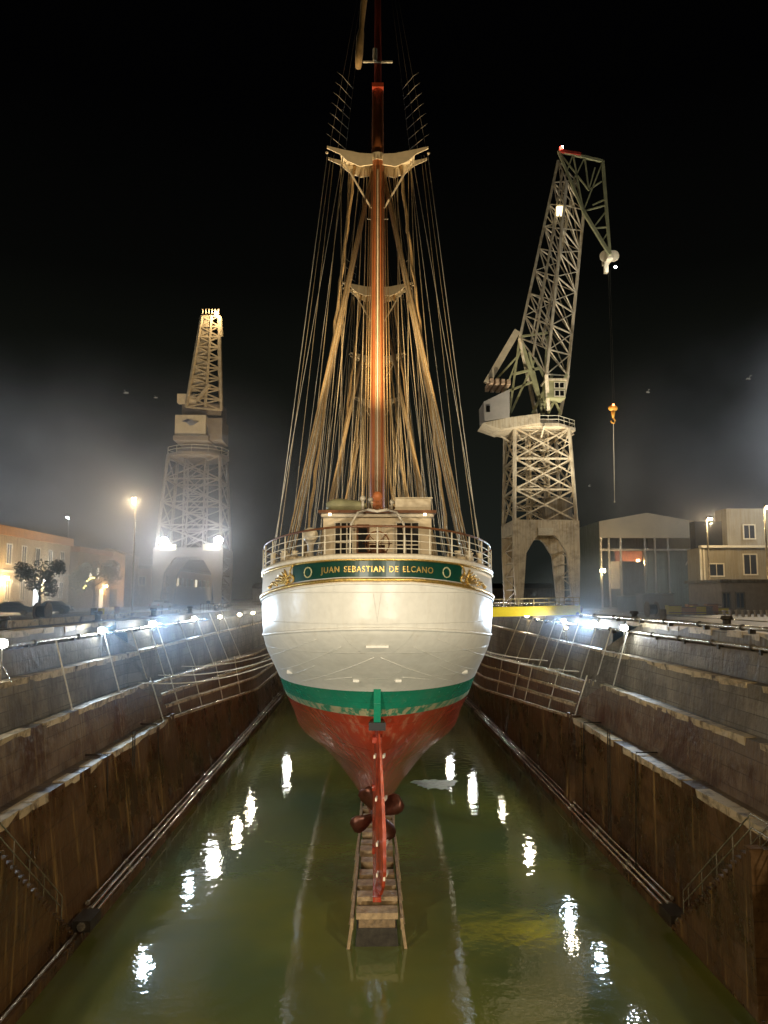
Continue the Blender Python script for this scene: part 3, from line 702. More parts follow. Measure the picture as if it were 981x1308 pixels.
# masts
MAST = [17.0, 40.0, 62.0, 84.0]
random.seed(11)
for i, my in enumerate(MAST):
    m = MB(); m.path([(0, my, DZ), (0, my, 30), (0, my, 46.2), (0, my, 51.3)], [.52, .50, .42, .38], 16)
    mo = m.build('mast', M_mast, ship, True, True)
    w = MB(); w.path([(0, my + .65, 46.8), (0, my + .65, 54), (0, my + .6, 70)], [.27, .25, .14], 12)
    w.build('topmast', M_mastd, mo, True, True)
    MB().tube((0, my, 45.75), (0, my, 46.25), .5, n=16).build('mast_band', M_deckw, mo, local=True)
    MB().box((-.4, my - .5, 51.0), (.4, my + 1.0, 51.3)).build('mast_cap', M_mastd, mo, local=True)
    # crosstrees: curved spreader plates with diagonal stays
    ct = MB()
    for sd in (-1, 1):
        Pz = [(sd*.35, 45.2), (sd*1.2, 45.05), (sd*2.0, 45.4), (sd*2.6, 45.95), (sd*3.45, 46.35), (sd*3.45, 46.5), (sd*2.4, 46.25), (sd*1.2, 46.0), (sd*.35, 45.95)]
        ct.prism([(x, my - .75, z) for x, z in Pz], (0, .10, 0)); ct.prism([(x, my + .65, z) for x, z in Pz], (0, .10, 0))
        ct.box((min(sd*.35, sd*2.4), my - .65, 45.95), (max(sd*.35, sd*2.4), my + .65, 46.02))
        ct.beam((sd*.45, my - .3, 42.3), (sd*2.3, my - .3, 45.6), .10); ct.ball((sd*3.5, my, 46.45), .11)
        ct.beam((sd*2.5, my - .7, 46.2), (sd*2.5, my + .7, 46.2), .09)
    ct.build('crosstrees', M_deckw, mo, local=True)
    # smaller spreaders and lamp on the topmast
    w = MB(); w.beam((-1.05, my + .3, 53.4), (1.05, my + .3, 53.4), .10); w.tube((-.2, my + .2, 53.4), (-.2, my + .2, 54.3), .16, n=8)
    w.build('topmast_spreader', M_rail, mo, local=True)
    hal = MB()   # halyards and sail track close to the mast
    for (dx, dy) in ((-.75, -.3), (-.6, -.5), (-.45, -.62), (-.12, -.62), (.15, -.62), (.42, -.6), (.62, -.45), (.8, -.2)):
        hal.tube((dx*1.25, my + dy, DZ + 1.0), (dx*.72, my + dy, 45.2), .035, n=5)
    hal.build('halyards', M_rope, mo, True, True)
    tr = MB().beam((0, my - .56, DZ + 4), (0, my - .45, 45), .10).build('sail_track', M_deckw, mo, local=True)
    # lower shrouds
    for sd in (-1, 1):
        for k_ in range(5):
            yb = my - 2.6 + k_*1.25; b0 = hp(17.7, min(yb, 93), sd, -.02) + Vector((0,0,-.1))
            if i == 3 and k_ > 2: continue
            tp = Vector((sd*.42, my + .1*(k_ - 2), 45.0 - .12*k_))
            MB().tube(b0, tp, .045 if k_ % 2 else .060, n=6).build('shroud', [M_rope, M_wire][k_ % 2], ship, True, True)
        # bundled running rigging slightly inboard of the shrouds
        if i < 3:
            fr = MB()
            for k_ in range(8):
                b0 = Vector((sd*(5.0 - .5*k_ + random.uniform(-.2,.2)), my + random.uniform(-1.5, 1.5), DZ + .6)); tp = Vector((sd*random.uniform(.6, 2.6), my, 45.3))
                fr.tube(b0, tp, .028, n=5)
            fr.build('running_rigging', M_wire, ship, True, True)
        # thin backstays fanning from the crosstree tips to the rail
        for k_, (yo, tx, tz) in enumerate(((-6.0, 3.45, 46.4), (-4.6, 3.2, 46.3), (-7.2, 2.4, 46.2), (1.5, 3.0, 46.3), (4.0, 2.2, 46.2))):
            b0 = hp(17.7, my + yo, sd, .0)
            MB().path([b0, Vector((sd*tx, my, tz))], .020 if k_ else .026, 5).build('backstay', M_wire if k_ % 2 else M_wirew, ship, True, True)
        # topmast shrouds with ratlines
        ts = MB()
        for k_ in range(3):
            ts.tube((sd*(3.3 - .5*k_), my - .6 + .6*k_, 46.4), (sd*.2, my + .6, 66), .018, n=5)
        ts.build('topmast_shrouds', M_dsteel, mo, True, True)
        rt = MB()
        for r_ in range(7 if i == 0 else 3):
            z = 47.2 + r_*.75; t_ = (z - 46.4)/19.6; xa_ = 3.3 + (.2 - 3.3)*t_; xb_ = 2.3 + (.2 - 2.3)*t_
            rt.path([(sd*(xa_ + .35), my - .6, z + .3), (sd*xa_, my - .58, z + .03), (sd*xb_, my + .5, z - .2)], .022, 5)
        rt.build('ratlines', mat('dark_ratline', (.16,.14,.10), .7), mo, True, True)
    # furled gaff / hoops gathered along the shrouds
    if i < 3:
        for sd in (-1, 1):
            w = MB(); pts = []
            for j in range(30):
                t_ = j/29; pts.append((sd*(1.6 + 3.2*(1 - t_)**1.05 + .05*math.sin(j*2.3)), my + .6, DZ + 1.5 + t_*27.2))
            w.path(pts, [.09 + .05*random.random() for _ in range(30)], 6); w.build('rope_bundle', M_rope, ship, True, True)
# dark burgee-like furled topsail hanging to the left of the topmast
w = MB(); w.path([(-1.35, 16.4, 52.3), (-1.30, 16.4, 53.2), (-1.22, 16.4, 54.6), (-1.14, 16.4, 55.2), (-1.0, 16.4, 57), (-.85, 16.4, 58.5), (-.5, 16.4, 63)], [.20, .27, .27, .17, .22, .2, .1], 8)
w.build('furled_topsail', mat('tan_canvas', (.34, .22, .09), .8, var=.3, scale=3), ship, True, True)
# unseen spots added on deck to light the masts
for i, my in enumerate(MAST):
    for sd in (-1, 1):
        b = MB(); y = my - 5.2; X = sd*2.2; zb = 20.8 if i == 0 else DZ + 1.2
        b.cbox((X, y, zb + .3), (.34, .22, .26)); b.tube((X, y, zb - 1.0), (X, y, zb + .2), .04, n=6)
        f_ = b.build('mast_fill_light', M_dsteel, ship, local=True)
        d = bpy.data.lights.new('light_source', 'SPOT'); d.energy = [19000, 16000, 13000, 9000][i]; d.color = WARM; d.spot_size = R(46); d.spot_blend = .95; d.shadow_soft_size = .15
        o = bpy.data.objects.new('light_source', d); col.objects.link(o); o.parent = f_; o.location = (X, y, zb + .5)
        v = Vector((0, my, 43)) - o.location; o.rotation_euler = v.to_track_quat('-Z', 'Y').to_euler()
for sd in (-1, 1):   # added lamps under the house eave, lighting the poop
    d = bpy.data.lights.new('light_source', 'POINT'); d.energy = 10; d.color = WARM; d.shadow_soft_size = .08
    b = MB().cbox((sd*2.6, 8.6, 20.5), (.16, .16, .12)).build('added_eave_lamp', glow('added_eave_lens', (1,.8,.5), 4), ship, local=True)
    o = bpy.data.objects.new('light_source', d); col.objects.link(o); o.parent = b; o.location = (sd*2.6, 7.4, 20.0)

# keel blocks
random.seed(5)
for i in range(22):
    Y = 38.0 + i*1.75; cx = .014*Y
    t = thing('keel_block', (cx, Y, 0), 'wet timber keel block, %s from the camera in the row under the ship' % ORD[i], 'keel block', 'keel blocks under the ship')
    if i == 0: t['label'] = 'nearest keel block, standing clear of the rudder with a dark open front'
    zt = 1.48
    MB().hexa([(cx-1.05,Y,-.5),(cx+1.05,Y,-.5),(cx+1.05,Y+0.88,-.5),(cx-1.05,Y+0.88,-.5),(cx-.9,Y,.8),(cx+.9,Y,.8),(cx+.9,Y+0.88,.8),(cx-.9,Y+0.88,.8)]).build('base', M_dsteel, t)
    zt += random.uniform(-.10, .10) if i else 0; MB().box((cx-.85,Y+.05,.802),(cx+.85,Y+.82,1.2)).build('bearer', M_timber, t)
    MB().box((cx-.9-random.random()*.1,Y-.04,1.202),(cx+.9+random.random()*.1,Y+.78+random.random()*.1,zt)).build('cap_plank', mat('pale_wet_plank', (.30,.21,.11), .4, var=.4, scale=3, bump=.4), t)
for sd, word in ((-1, 'left'), (1, 'right')):
    b = MB()
    for (y0, y1, zo) in ((37.7, 46, 1.1), (45.4, 56, 1.05), (55, 74, 1.0)):
        x0, x1 = .014*y0 + sd*(1.15), .014*y1 + sd*(1.05)
        b.beam((x0, y0, zo), (x1, y1, zo + .25), .12, .5)
    for y in (37.8, 40.5, 43.5, 46.5, 50): b.beam((.014*y + sd*1.36, y, -.3), (.014*y + sd*1.12, y, 1.35), .14)
    solo(b, 'timber_guide', mat('pale_wet_plank', (0,0,0)), (.014*38 + sd*1.3, 38, 0), 'long pale timber guide along the %s side of the keel blocks' % word, 'timber')
# foam patch where water pours into the basin
b = MB(); random.seed(9); c = Vector((8.3, 62, .012)); N = 40
c = at(556, 1002, 1); c = Vector((0,0,16)) + (c - Vector((0,0,16)))*(16/(16 - c.z)); c.z = 0.006
pts = [(c.x + 1.5*(1 + .35*math.sin(3*a) + .25*random.random())*math.cos(a), c.y + 1.9*(1 + .3*math.cos(2*a) + .3*random.random())*math.sin(a), .02) for a in [2*math.pi*i/N for i in range(N)]]
b.add(pts + [(c.x, c.y, .07)], [(i, (i+1)%N, N) for i in range(N)])
tag(b.build('foam', mat('water_foam', (.30,.33,.26), .3, var=.5, scale=3, bump=1.0, c2=(.05,.08,.04), c2amt=.3)), None, None, kind='stuff')

# ------------------------------------------------------------------ lights on the dock edge
def flood(X, Y, zb, h, power, label, color=COOL, lens=None, r=.17, group='floodlights on stands along the dock edge'):
    t = thing('floodlight', (X, Y, zb), label, 'floodlight', group)
    s = MB().tube((X, Y, zb), (X, Y, zb + h - .15), .035, n=6)
    for k in range(3):
        a = R(30 + 120*k); s.tube((X + .5*math.cos(a), Y + .5*math.sin(a), zb), (X, Y, zb + min(.9, h*.5)), .022, n=5)
    s.build('stand', M_steel, t)
    MB().cbox((X, Y + .12, zb + h), (.5, .16, .4)).build('housing', M_dsteel, t)
    MB().ball((X - (.0 if X < 0 else 0), Y - .04, zb + h), r, 10, 8, (1.25, .6, 1)).build('lens', lens or G_cool, t)
    lamp(t, (0, -.35, h), power*.06, color, .25)
    lamp(t, (-math.copysign(.3, X), -.3, h), power*3.0, color, .25, 'SPOT', (0, Y - 14 if Y > 45 else Y + 3, 10), 120, .8)
    return t
names = ['nearest floodlight on the left, at the very edge of the photo', 'second floodlight from the camera on the left dock edge', 'third floodlight on the left, beside the tallest leaning poles', 'fourth floodlight on the left, above a pale coping stone', 'fifth floodlight along the left dock edge', 'sixth floodlight on the left, warm and small', 'farthest floodlight on the left, next to the ship side']
LY = [39, 55, 68, 85, 93, 104, 115]; LPX = [(3,822),(130,805),(195,797),(248,790),(281,788),(306,785),(323,783)]
for i, (y, nme) in enumerate(zip(LY, names)):
    q = at(*LPX[i], y); flood(q.x, y, CAMZ - 4.13, q.z - (CAMZ - 4.13), [420, 1000, 1600, 1300, 1100, 900, 900][i], nme, COOL if i < 4 else NEUT, r=[.22,.2,.26,.2,.2,.2,.2][i], lens=G_cool if i < 4 else G_warm)
for i, (px, py, y, nme) in enumerate(((720, 793, 77, 'farthest of the three right floodlights, near the yellow gangway'), (758, 797, 68, 'brightest, middle floodlight on the right dock edge'), (797, 802, 57, 'nearest of the three right floodlights'))):
    q = at(px, py, y); flood(q.x, y, CAMZ - 4.13, q.z - (CAMZ - 4.13), [1100, 2000, 1100][i], nme, r=[.18, .28, .22][i])

for i, (x, y, nme) in enumerate(((15.5, 147, 'floodlight at the dock head hidden behind the ship, right'), (-14.5, 147, 'floodlight at the dock head hidden behind the ship, left'), (17.6, 132, 'floodlight on the right edge hidden behind the ship stern'))):
    flood(x, y, Q, 1.2, 700, nme, NEUT, r=.3, lens=G_cool)
t_ = flood(17.9, 70.5, CAMZ - 4.13, 1.4, 100, 'small added light on the right step brightening the yellow gangway', NEUT, r=.1, lens=G_warm)  # extra light, put in to brighten the gangway and its reflection
lamp(t_, (0, .3, 1.5), 1500, NEUT, .15, 'SPOT', (13, 76, 14.3), 100, .8)
for i, (px, py, y, nme) in enumerate(((673, 786, 95, 'floodlight on the right dock edge, half hidden behind the yellow gangway'), (642, 782, 116, 'floodlight on the right dock edge, beyond the yellow gangway and next to the hull'))):
    q = at(px, py, y); flood(q.x, y, CAMZ - 4.13, q.z - (CAMZ - 4.13), 900, nme, NEUT, r=.24, lens=G_warm)
# unseen fill towers added behind the camera to brighten stern and walls
for sd, word in ((-1, 'left'), (1, 'right')):
    X, Y = sd*30, -14
    t = thing('fill_light_tower', (X, Y, Q), 'added fill tower on the quay, out of view behind the camera, %s side' % word, 'light tower')
    MB().tube((X, Y, Q), (X, Y, 33.5), .28, .16, 12).build('pole', M_steel, t)
    MB().box((X - 1.5, Y - .15, 33.5), (X + 1.5, Y + .15, 33.8)).build('crossbar', M_steel, t)
    for k in (-1, 0, 1):
        MB().cbox((X + k*1.1, Y + .3, 34.1), (.7, .35, .55)).build('floodlight_head', M_dsteel, t)
        MB().cbox((X + k*1.1, Y + .50, 34.1), (.6, .03, .45)).build('lens', glow('fill_tower_lens', (1,.8,.5), 20), t)
    lamp(t, (0, 1.0, 20), 42000, (1, .80, .54), .6, 'SPOT', (-sd*15, 46, 4), 66, .5)

for sd, word in ((-1, 'left'), (1, 'right')):  # unseen lights added on the gate to lift counter and rudder
    X, Y = sd*11.0, -.9
    t = thing('gate_fill_light', (X, Y, 6.5), 'added fill light, out of view on the inner face of the dock gate, %s side' % word, 'floodlight')
    MB().box((X - .1, -1.19, 6.4), (X + .1, -.75, 6.6)).build('bracket', M_steel, t); MB().cbox((X, -.6, 6.5), (.7, .3, .5)).build('housing', M_dsteel, t)
    lamp(t, (0, .6, 0), 19000, NEUT, .35, 'SPOT', (-sd*1.0, 40, 11), 42, .8)
# ------------------------------------------------------------------ leaning poles and ladders on the altars
random.seed(21)
def pole(sd, y, upper, word, idx):
    o = .9 if sd < 0 else 0
    far = y >= 62
    P = prof(y, sd)
    z3 = CAMZ - 4.13
    if far: l2 = P[9]; l1 = P[3]
    else: l2 = P[5]; l1 = P[3]
    if upper: a = Vector((l2[0] + sd*.14, y - .4, l2[1] + .03)); b = Vector((sd*(18.50 - o) - sd*.06, y + .3, CAMZ - 4.0)); b = a + (b - a)*1.62
    else: a = Vector((l1[0] + sd*.10, y - .4, l1[1] + .03)); b = Vector((l2[0] - sd*.1, y + .2, l2[1] + .1)); b = a + (b - a)*1.08
    m = MB().tube(a, b, .05, n=6); m.disc(a + Vector((0,0,.03)), .09, (0,0,1), .05, 8)
    return solo(m, 'leaning_pole', M_wirew, a, '', 'pole', 'thin pale poles leaning on the dock steps')
for sd, word, U, Lw in ((1, 'right', (56.5, 60.5, 64.5, 70, 75, 79, 84, 90, 97), (61.5, 70, 80, 86, 96)), (-1, 'left', (46, 54.5, 61, 66, 68.5, 77, 85, 93, 101), (60.5, 66, 74, 84, 95))):
    for i, y in enumerate(U):
        pole(sd, y, True, word, i)['label'] = 'thin pale pole, %s from the camera on the upper steps of the %s dock wall' % (ORD[i], word)
    for i, y in enumerate(Lw):
        pole(sd, y, False, word, i)['label'] = 'thin pale pole, %s from the camera on the lowest step of the %s dock wall' % (ORD[i], word)
# hoses sagging from the ship side to the left steps
for i, (ya, za, yb) in enumerate(((72, 12.2, 66), (80, 12.6, 74), (66, 11.8, 60.5))):
    a = Vector((-5.6 - .2*i + .014*ya, ya, za)); b = Vector((-16.6, yb - 2, CAMZ - 6.2)); pts = []
    for j in range(15):
        t_ = j/14; q = a.lerp(b, t_); q.z -= 2.2*4*t_*(1 - t_)*.45; pts.append(q)
    solo(MB().path(pts, .05, 6), 'hose', M_wirew, b, ['hose sagging from the ship side down to the left dock steps', 'higher hose curving from the ship side to the left dock steps', 'nearest hose slung from the ship side to the left dock steps'][i], 'hose', None, True)
for i, (ya, yb) in enumerate(((74, 64), (84, 75))):
    a = Vector((6.4 + .014*ya, ya, 12.0)); b = Vector((17.2, yb, CAMZ - 6.0)); pts = []
    for j in range(15):
        t_ = j/14; q = a.lerp(b, t_); q.z -= 1.2*4*t_*(1 - t_)*.45; pts.append(q)
    solo(MB().path(pts, .05, 6), 'hose', M_wirew, b, ['hose running from the ship side down to the right dock steps', 'farther hose running from the ship side to the right dock steps'][i], 'hose', None, True)
random.seed(44)
for sd, word in ((1, 'right'), (-1, 'left')):
    for k, idx in enumerate((3, 5, 7, 9, 9, 3, 10)):
        y = 63 + random.uniform(0, 3); y2 = random.uniform(96, 125); pts = []; off = random.uniform(-.02, .22)
        while y < y2:
            p_ = prof(y, sd)[idx]; pts.append((p_[0] + sd*(off + random.uniform(-.05, .05)) - (sd*.12 if idx == 3 else 0), y, p_[1] + .06 + random.uniform(0, .05))); y += 3.3
        solo(MB().path(pts, random.choice([.03, .04, .055]), 6), 'cable', M_wirew if k % 2 else M_steel, pts[0], '%s step cable on the %s dock wall, the %s one' % ({3:'lowest',5:'second',7:'third',9:'main',10:'main'}[idx], word, ['longest','lowest','middle','upper','bundled','loose','innermost'][k]), 'cable', 'cables along the %s dock steps' % word, True)
# service pipes along the right quay edge
for k, (x, z, y0, y1, lab) in enumerate(((20.2, Q + .28, 8, 74, 'thick grey service pipe lying along the top of the right dock wall'), (19.55, CAMZ - 2.55, 34, 90, 'service pipe on the upper ledge of the right dock wall'), (-18.75, CAMZ - 2.55, 10, 92, 'service pipe on the upper ledge of the left dock wall'))):
    m = MB(); pts = [(x, y0 + (y1 - y0)*i/24, z) for i in range(25)]; m.path(pts, .12, 8)
    q = solo(m, 'service_pipe', M_steel, (x, y0, z - .2), lab, 'pipe', None, True)
    for pt in pts[::2]:
        MB().box((x - .16, pt[1] - .1, z - .3), (x + .16, pt[1] + .1, z - .05)).build('pipe_bracket', M_dsteel, q); MB().disc((x, pt[1] + 1, z), .18, (0,1,0), .14, 10).build('pipe_flange', M_dsteel, q)

# yellow gangway from the right quay to the ship
t = thing('gangway', (14, 76.5, Q), 'bright yellow gangway bridging from the right quay to the ship side', 'gangway')
def sl(x): return 14.15 + (x - 7)*.045
MB().hexa([(7.2,75.4,sl(7)-.15),(20.6,75.4,sl(20.6)-.45),(20.6,75.6,sl(20.6)-.45),(7.2,75.6,sl(7)-.15),(7.2,75.4,sl(7)+.75),(20.6,75.4,sl(20.6)+.45),(20.6,75.6,sl(20.6)+.45),(7.2,75.6,sl(7)+.75)]).build('girder', M_yel, t)
MB().hexa([(7.2,77.4,sl(7)-.15),(20.6,77.4,sl(20.6)-.45),(20.6,77.6,sl(20.6)-.45),(7.2,77.6,sl(7)-.15),(7.2,77.4,sl(7)+.75),(20.6,77.4,sl(20.6)+.45),(20.6,77.6,sl(20.6)+.45),(7.2,77.6,sl(7)+.75)]).build('girder', M_yel, t)
MB().hexa([(7.2,75.61,sl(7)+.2),(20.6,75.61,sl(20.6)+.1),(20.6,77.39,sl(20.6)+.1),(7.2,77.39,sl(7)+.2),(7.2,75.61,sl(7)+.3),(20.6,75.61,sl(20.6)+.2),(20.6,77.39,sl(20.6)+.2),(7.2,77.39,sl(7)+.3)]).build('deck', M_timber, t)
for yy in (75.5, 77.5):
    r_ = MB(); r_.beam((7.2,yy,sl(7)+1.5),(20.6,yy,sl(20.6)+1.2),.07); r_.beam((7.2,yy,sl(7)+1.1),(20.6,yy,sl(20.6)+.8),.05)
    for i in range(10): x = 7.3 + i*1.47; r_.beam((x,yy,sl(x)+.6 - .02*(x-7)),(x,yy,sl(x)+1.5 - .02*(x-7)),.07)
    r_.build('handrail', mat('dull_rail_paint', (.45,.38,.2), .5), t)
HAZE = True
# ------------------------------------------------------------------ portal cranes
def portal(t, x0, x1, y0, y1, zt, zb, M_, legw=1.9):
    for yy, yd in ((y0, .9), (y1, -.9)):
        b = MB(); ya, yb = min(yy, yy + yd), max(yy, yy + yd)
        b.prism([(x0,ya,zb),(x1,ya,zb),(x1,ya,zt),(x0,ya,zt)], (0, yb - ya, 0)); b.build('portal_beam', M_, t)
        for (xe, s_) in ((x0, 1), (x1, -1)):
            l = MB()
            P = [(xe + s_*.25, Q + .5), (xe + s_*1.25, Q + .5), (xe + s_*legw, zb - 2.6), (xe + s_*(legw + 1.2), zb - .6), (xe + s_*(legw + 1.8), zb), (xe, zb), (xe, zb - 3)]
            l.prism([(x, ya, z) for x, z in P], (0, yb - ya, 0)); l.build('portal_leg', M_, t)
            w = MB(); xc = xe + s_*.9
            w.cbox((xc, (ya+yb)/2, Q + .42), (1.3, 3.2, .4))
            for dy in (-1.1, -.4, .4, 1.1): w.disc((xc, (ya+yb)/2 + dy, Q + .22), .22, (1,0,0), .25, 12)
            w.build('bogie', M_dsteel, t)
    b = MB()
    for xe, s_ in ((x0, 1), (x1, -1)):
        b.box((min(xe, xe + s_*.8), y0 + .9, zb + .2), (max(xe, xe + s_*.8), y1 - .9, zt - .2))
    b.build('side_beam', M_, t)
    for xe, s_ in ((x0 + .5, 1), (x1 - .5, -1)):
        b = MB(); h = zb - Q; ym = (y0 + y1)/2
        for k in range(5):
            z = Q + 1 + k*(h - 1)/5; b.beam((xe, y0 + .5, z), (xe, y1 - .5, z), .18)
            z2 = Q + 1 + (k+1)*(h - 1)/5
            b.beam((xe, y0 + .5 if k % 2 else y1 - .5, z), (xe, y1 - .5 if k % 2 else y0 + .5, z2), .14)
        b.build('side_bracing', M_, t)

# --- right crane
cx0, cx1, cy0, cy1 = 21.5, 31.3, 114.0, 124.0
cr_ = thing('portal_crane', ((cx0+cx1)/2, (cy0+cy1)/2, Q), 'tall lattice portal crane on the right quay with a raised, right-leaning jib', 'crane')
ztp, zbp = 27.2, 25.0
portal(cr_, cx0, cx1, cy0, cy1, ztp, zbp, M_crane)
zpl = 41.2
b = MB(); tA = [(cx0+.3,cy0+.4,ztp),(cx1-.3,cy0+.4,ztp),(cx1-.3,cy1-.4,ztp),(cx0+.3,cy1-.4,ztp)]
tB = [(cx0+.7,cy0+.8,zpl),(cx1-.9,cy0+.8,zpl),(cx1-.9,cy1-.8,zpl),(cx0+.7,cy1-.8,zpl)]
b.truss(tA, tB, 3, .42, .22)
Am = [Vector(v) for v in tA]; Bm = [Vector(v) for v in tB]
for i in range(3):     # secondary diamonds in the front and back faces
    for (k, k2) in ((0,1),(2,3)):
        a0 = Am[k].lerp(Bm[k], i/3); a1 = Am[k].lerp(Bm[k], (i+1)/3); c0 = Am[k2].lerp(Bm[k2], i/3); c1 = Am[k2].lerp(Bm[k2], (i+1)/3)
        mt = (a1 + c1)/2; mb_ = (a0 + c0)/2; ml = (a0 + a1)/2; mr_ = (c0 + c1)/2
        b.beam(mt, ml, .14); b.beam(mt, mr_, .14); b.beam(mb_, ml, .14); b.beam(mb_, mr_, .14)
b.build('tower', M_crane, cr_)
b = MB()    # inner king post, stairs and ring braces
b.truss([(25.0,117.6,ztp),(27.8,117.6,ztp),(27.8,120.4,ztp),(25.0,120.4,ztp)], [(25.0,117.6,zpl),(27.8,117.6,zpl),(27.8,120.4,zpl),(25.0,120.4,zpl)], 5, .3, .14)
for k, z in enumerate((29.5, 32.5, 35.2, 38.0)):
    rr = 3.6
    b.path([(26.4 + rr*math.cos(R(a)), 119 + rr*math.sin(R(a)), z) for a in range(0, 360, 30)], .12, 6, closed=True)
    b.beam((22.6 if k % 2 else 30, 116, z), (30 if k % 2 else 22.6, 116.4, z + 2.9), .35, .12)
    for a in range(0, 360, 60): b.beam((26.4, 119, z + 1.3), (26.4 + rr*math.cos(R(a)), 119 + rr*math.sin(R(a)), z), .12)
b.build('inner_stair_tower', M_crane, cr_)
b = MB().box((26.6, cy0 + 1.4, ztp + .01), (30.7, cy0 + 6, ztp + 3.6)); b.build('machine_room', M_conc, cr_)
MB().box((25.2, cy0 - .12, 25.0), (27.4, cy0 - .003, 26.1)).build('sign_panel', M_rail, cr_)
# slewing platform
C = Vector((26.2, 119, zpl))
b = MB(); oc = [(C.x + 6.1*math.cos(R(a + 22.5)), C.y + 6.1*math.sin(R(a + 22.5)), zpl) for a in range(0, 360, 45)]
b.prism(oc, (0, 0, .45)); b.tube((C.x, C.y, zpl + .45), (C.x, C.y, zpl + 1.5), 3.6, n=24)
for a in range(0, 360, 45): b.beam((C.x + 3.5*math.cos(R(a)), C.y + 3.5*math.sin(R(a)), zpl - 1.6), (C.x + 6*math.cos(R(a)), C.y + 6*math.sin(R(a)), zpl), .22)
pf = b.build('slewing_platform', M_crane, cr_)
b = MB(); ring = [(C.x + 6.0*math.cos(R(a + 22.5)), C.y + 6.0*math.sin(R(a + 22.5)), zpl + .45) for a in range(0, 360, 45)]
for h in (.6, 1.15): b.path([(x, y, z + h) for x, y, z in ring], .05, 5, closed=True)
for (x, y, z), (x2, y2, z2) in zip(ring, ring[1:] + ring[:1]):
    for t_ in (0, .33, .66): b.beam((x + (x2-x)*t_, y + (y2-y)*t_, z), (x + (x2-x)*t_, y + (y2-y)*t_, z + 1.15), .06)
b.build('platform_railing', M_rail, pf)
# counterweight house, swung out to the left
def quadprism(P, d, mb=None): return (mb or MB()).prism(P, d)
hse = quadprism([at(618,513,113), at(651,497,113), at(651,533,113), at(619,538,113)], (0, 5, 0)).build('machinery_house', mat('grey_house_paint', (.42,.39,.34), .5, var=.1, scale=1), cr_)
MB().prism([at(617,540,113), at(651,533,113), at(690,528,113), at(690,540,113), at(640,548,113)], (0, 6, 0)).build('house_floor', M_crane, cr_)
ca, cb_ = at(621,514,112.9), at(626,522,112.9)
b = MB(); b.box((ca.x, 112.85, cb_.z - .5), (cb_.x, 112.98, cb_.z + .45)); b.build('house_mark', M_dark, hse)
# A-frame, counterweight beam and strut work
b = MB(); b.beam(at(622,489,114.5), at(660,424,114.5), 1.4, 1.0); b.beam(at(622,489,118.5), at(660,424,118.5), .9, .9)
b.build('counterweight_beam', M_deckw, cr_)
b = MB()
for i in range(4):
    q = at(625 + i*7, 492 + i*.6, 115.5); b.cbox(q, (.55, 5.2, .75))
b.beam(at(622,489,114.5), at(648,492,114.5), .5); b.build('counterweight', mat('counterweight_red_stripe', (.5,.35,.22), .5, var=.4, scale=2), cr_)
b = MB()
for Yd in (115.0, 121.0):
    b.beam(at(694,528,Yd), at(664,430,Yd), .5); b.beam(at(694,528,Yd), at(676,450,Yd), .35); b.beam(at(650,533,Yd), at(664,430,Yd), .3)
    b.beam(at(650,533,Yd), at(684,458,Yd), .3); b.beam(at(656,478,Yd), at(690,470,Yd), .35); b.beam(at(694,528,Yd), at(700,430,Yd), .5)
    b.beam(at(716,528,Yd), at(684,458,Yd), .3); b.beam(at(648,500,Yd), at(680,488,Yd), .3); b.beam(at(627,492,Yd), at(664,452,Yd), .25)
    b.beam(at(640,512,Yd), at(668,440,Yd), .22); b.beam(at(700,528,Yd), at(724,478,Yd), .4); b.beam(at(680,528,Yd), at(706,478,Yd), .4); b.beam(at(664,430,Yd), at(700,425,Yd), .3)
for (px, py) in ((664,430),(684,458),(656,478),(694,528),(700,430),(648,500),(690,470)): b.beam(at(px,py,115), at(px,py,121), .3)
b.build('a_frame', M_craneg, cr_)
# driver's cab
c0, c1 = at(699,508,112.5), at(722,486,112.5)
cab = MB().box((c0.x, 112.5, c0.z), (c1.x, 115.6, c1.z)).build('cab', M_craneg, cr_)
MB().box((c0.x - .2, 112.2, c1.z), (c1.x + .2, 115.9, c1.z + .25)).build('cab_roof', M_crane, cab)
for (fx0, fx1, fz0, fz1) in ((.40,.93,.55,.88), (.40,.93,.08,.42)):
    x0, x1 = c0.x + (c1.x-c0.x)*fx0, c0.x + (c1.x-c0.x)*fx1; z0, z1 = c0.z + (c1.z-c0.z)*fz0, c0.z + (c1.z-c0.z)*fz1
    w = MB().box((x0, 112.44, z0), (x1, 112.497, z1)).build('cab_window', M_dark, cab)
    f = MB()
    for xx in (x0, (x0+x1)/2, x1): f.box((xx-.06, 112.36, z0-.06), (xx+.06, 112.438, z1+.06))
    for zz in (z0, z1): f.box((x0, 112.34, zz-.06), (x1, 112.358, zz+.06))
    f.build('window_frame', M_rail, w)
# jib
A4 = [at(664,432,114.5), at(698,478,111.5), at(725,480,117.0), at(692,440,120.0)]
B4 = [at(713,205,113.5), at(724,232,112.0), at(746,268,115.5), at(735,230,117.0)]
b = MB(); b.truss(A4, B4, 8, .38, .14, faces=(0,1)); b.truss(A4, B4, 8, .3, .12, X=False, faces=(2,3))
q0 = [v.lerp(w_, .5) for v, w_ in zip(A4, B4)]
for i in range(8):
    P_ = [a.lerp(c, (i + .5)/8) for a, c in zip(A4, B4)]
    if i % 4 == 1: b.beam(P_[0], P_[2], .12)
b.beam((A4[1] + A4[0])/2, (B4[1] + B4[0])/2, .3); b.beam((A4[0]+A4[3])/2, (B4[0]+B4[3])/2, .22)
foot = at(697,528,116)
b.beam(A4[1], foot + Vector((0,-2,0)), .5); b.beam(A4[0], foot + Vector((-1,2,0)), .45); b.beam(A4[2], foot + Vector((2.4,1,0)), .5)
jib = b.build('jib', M_crane, cr_)
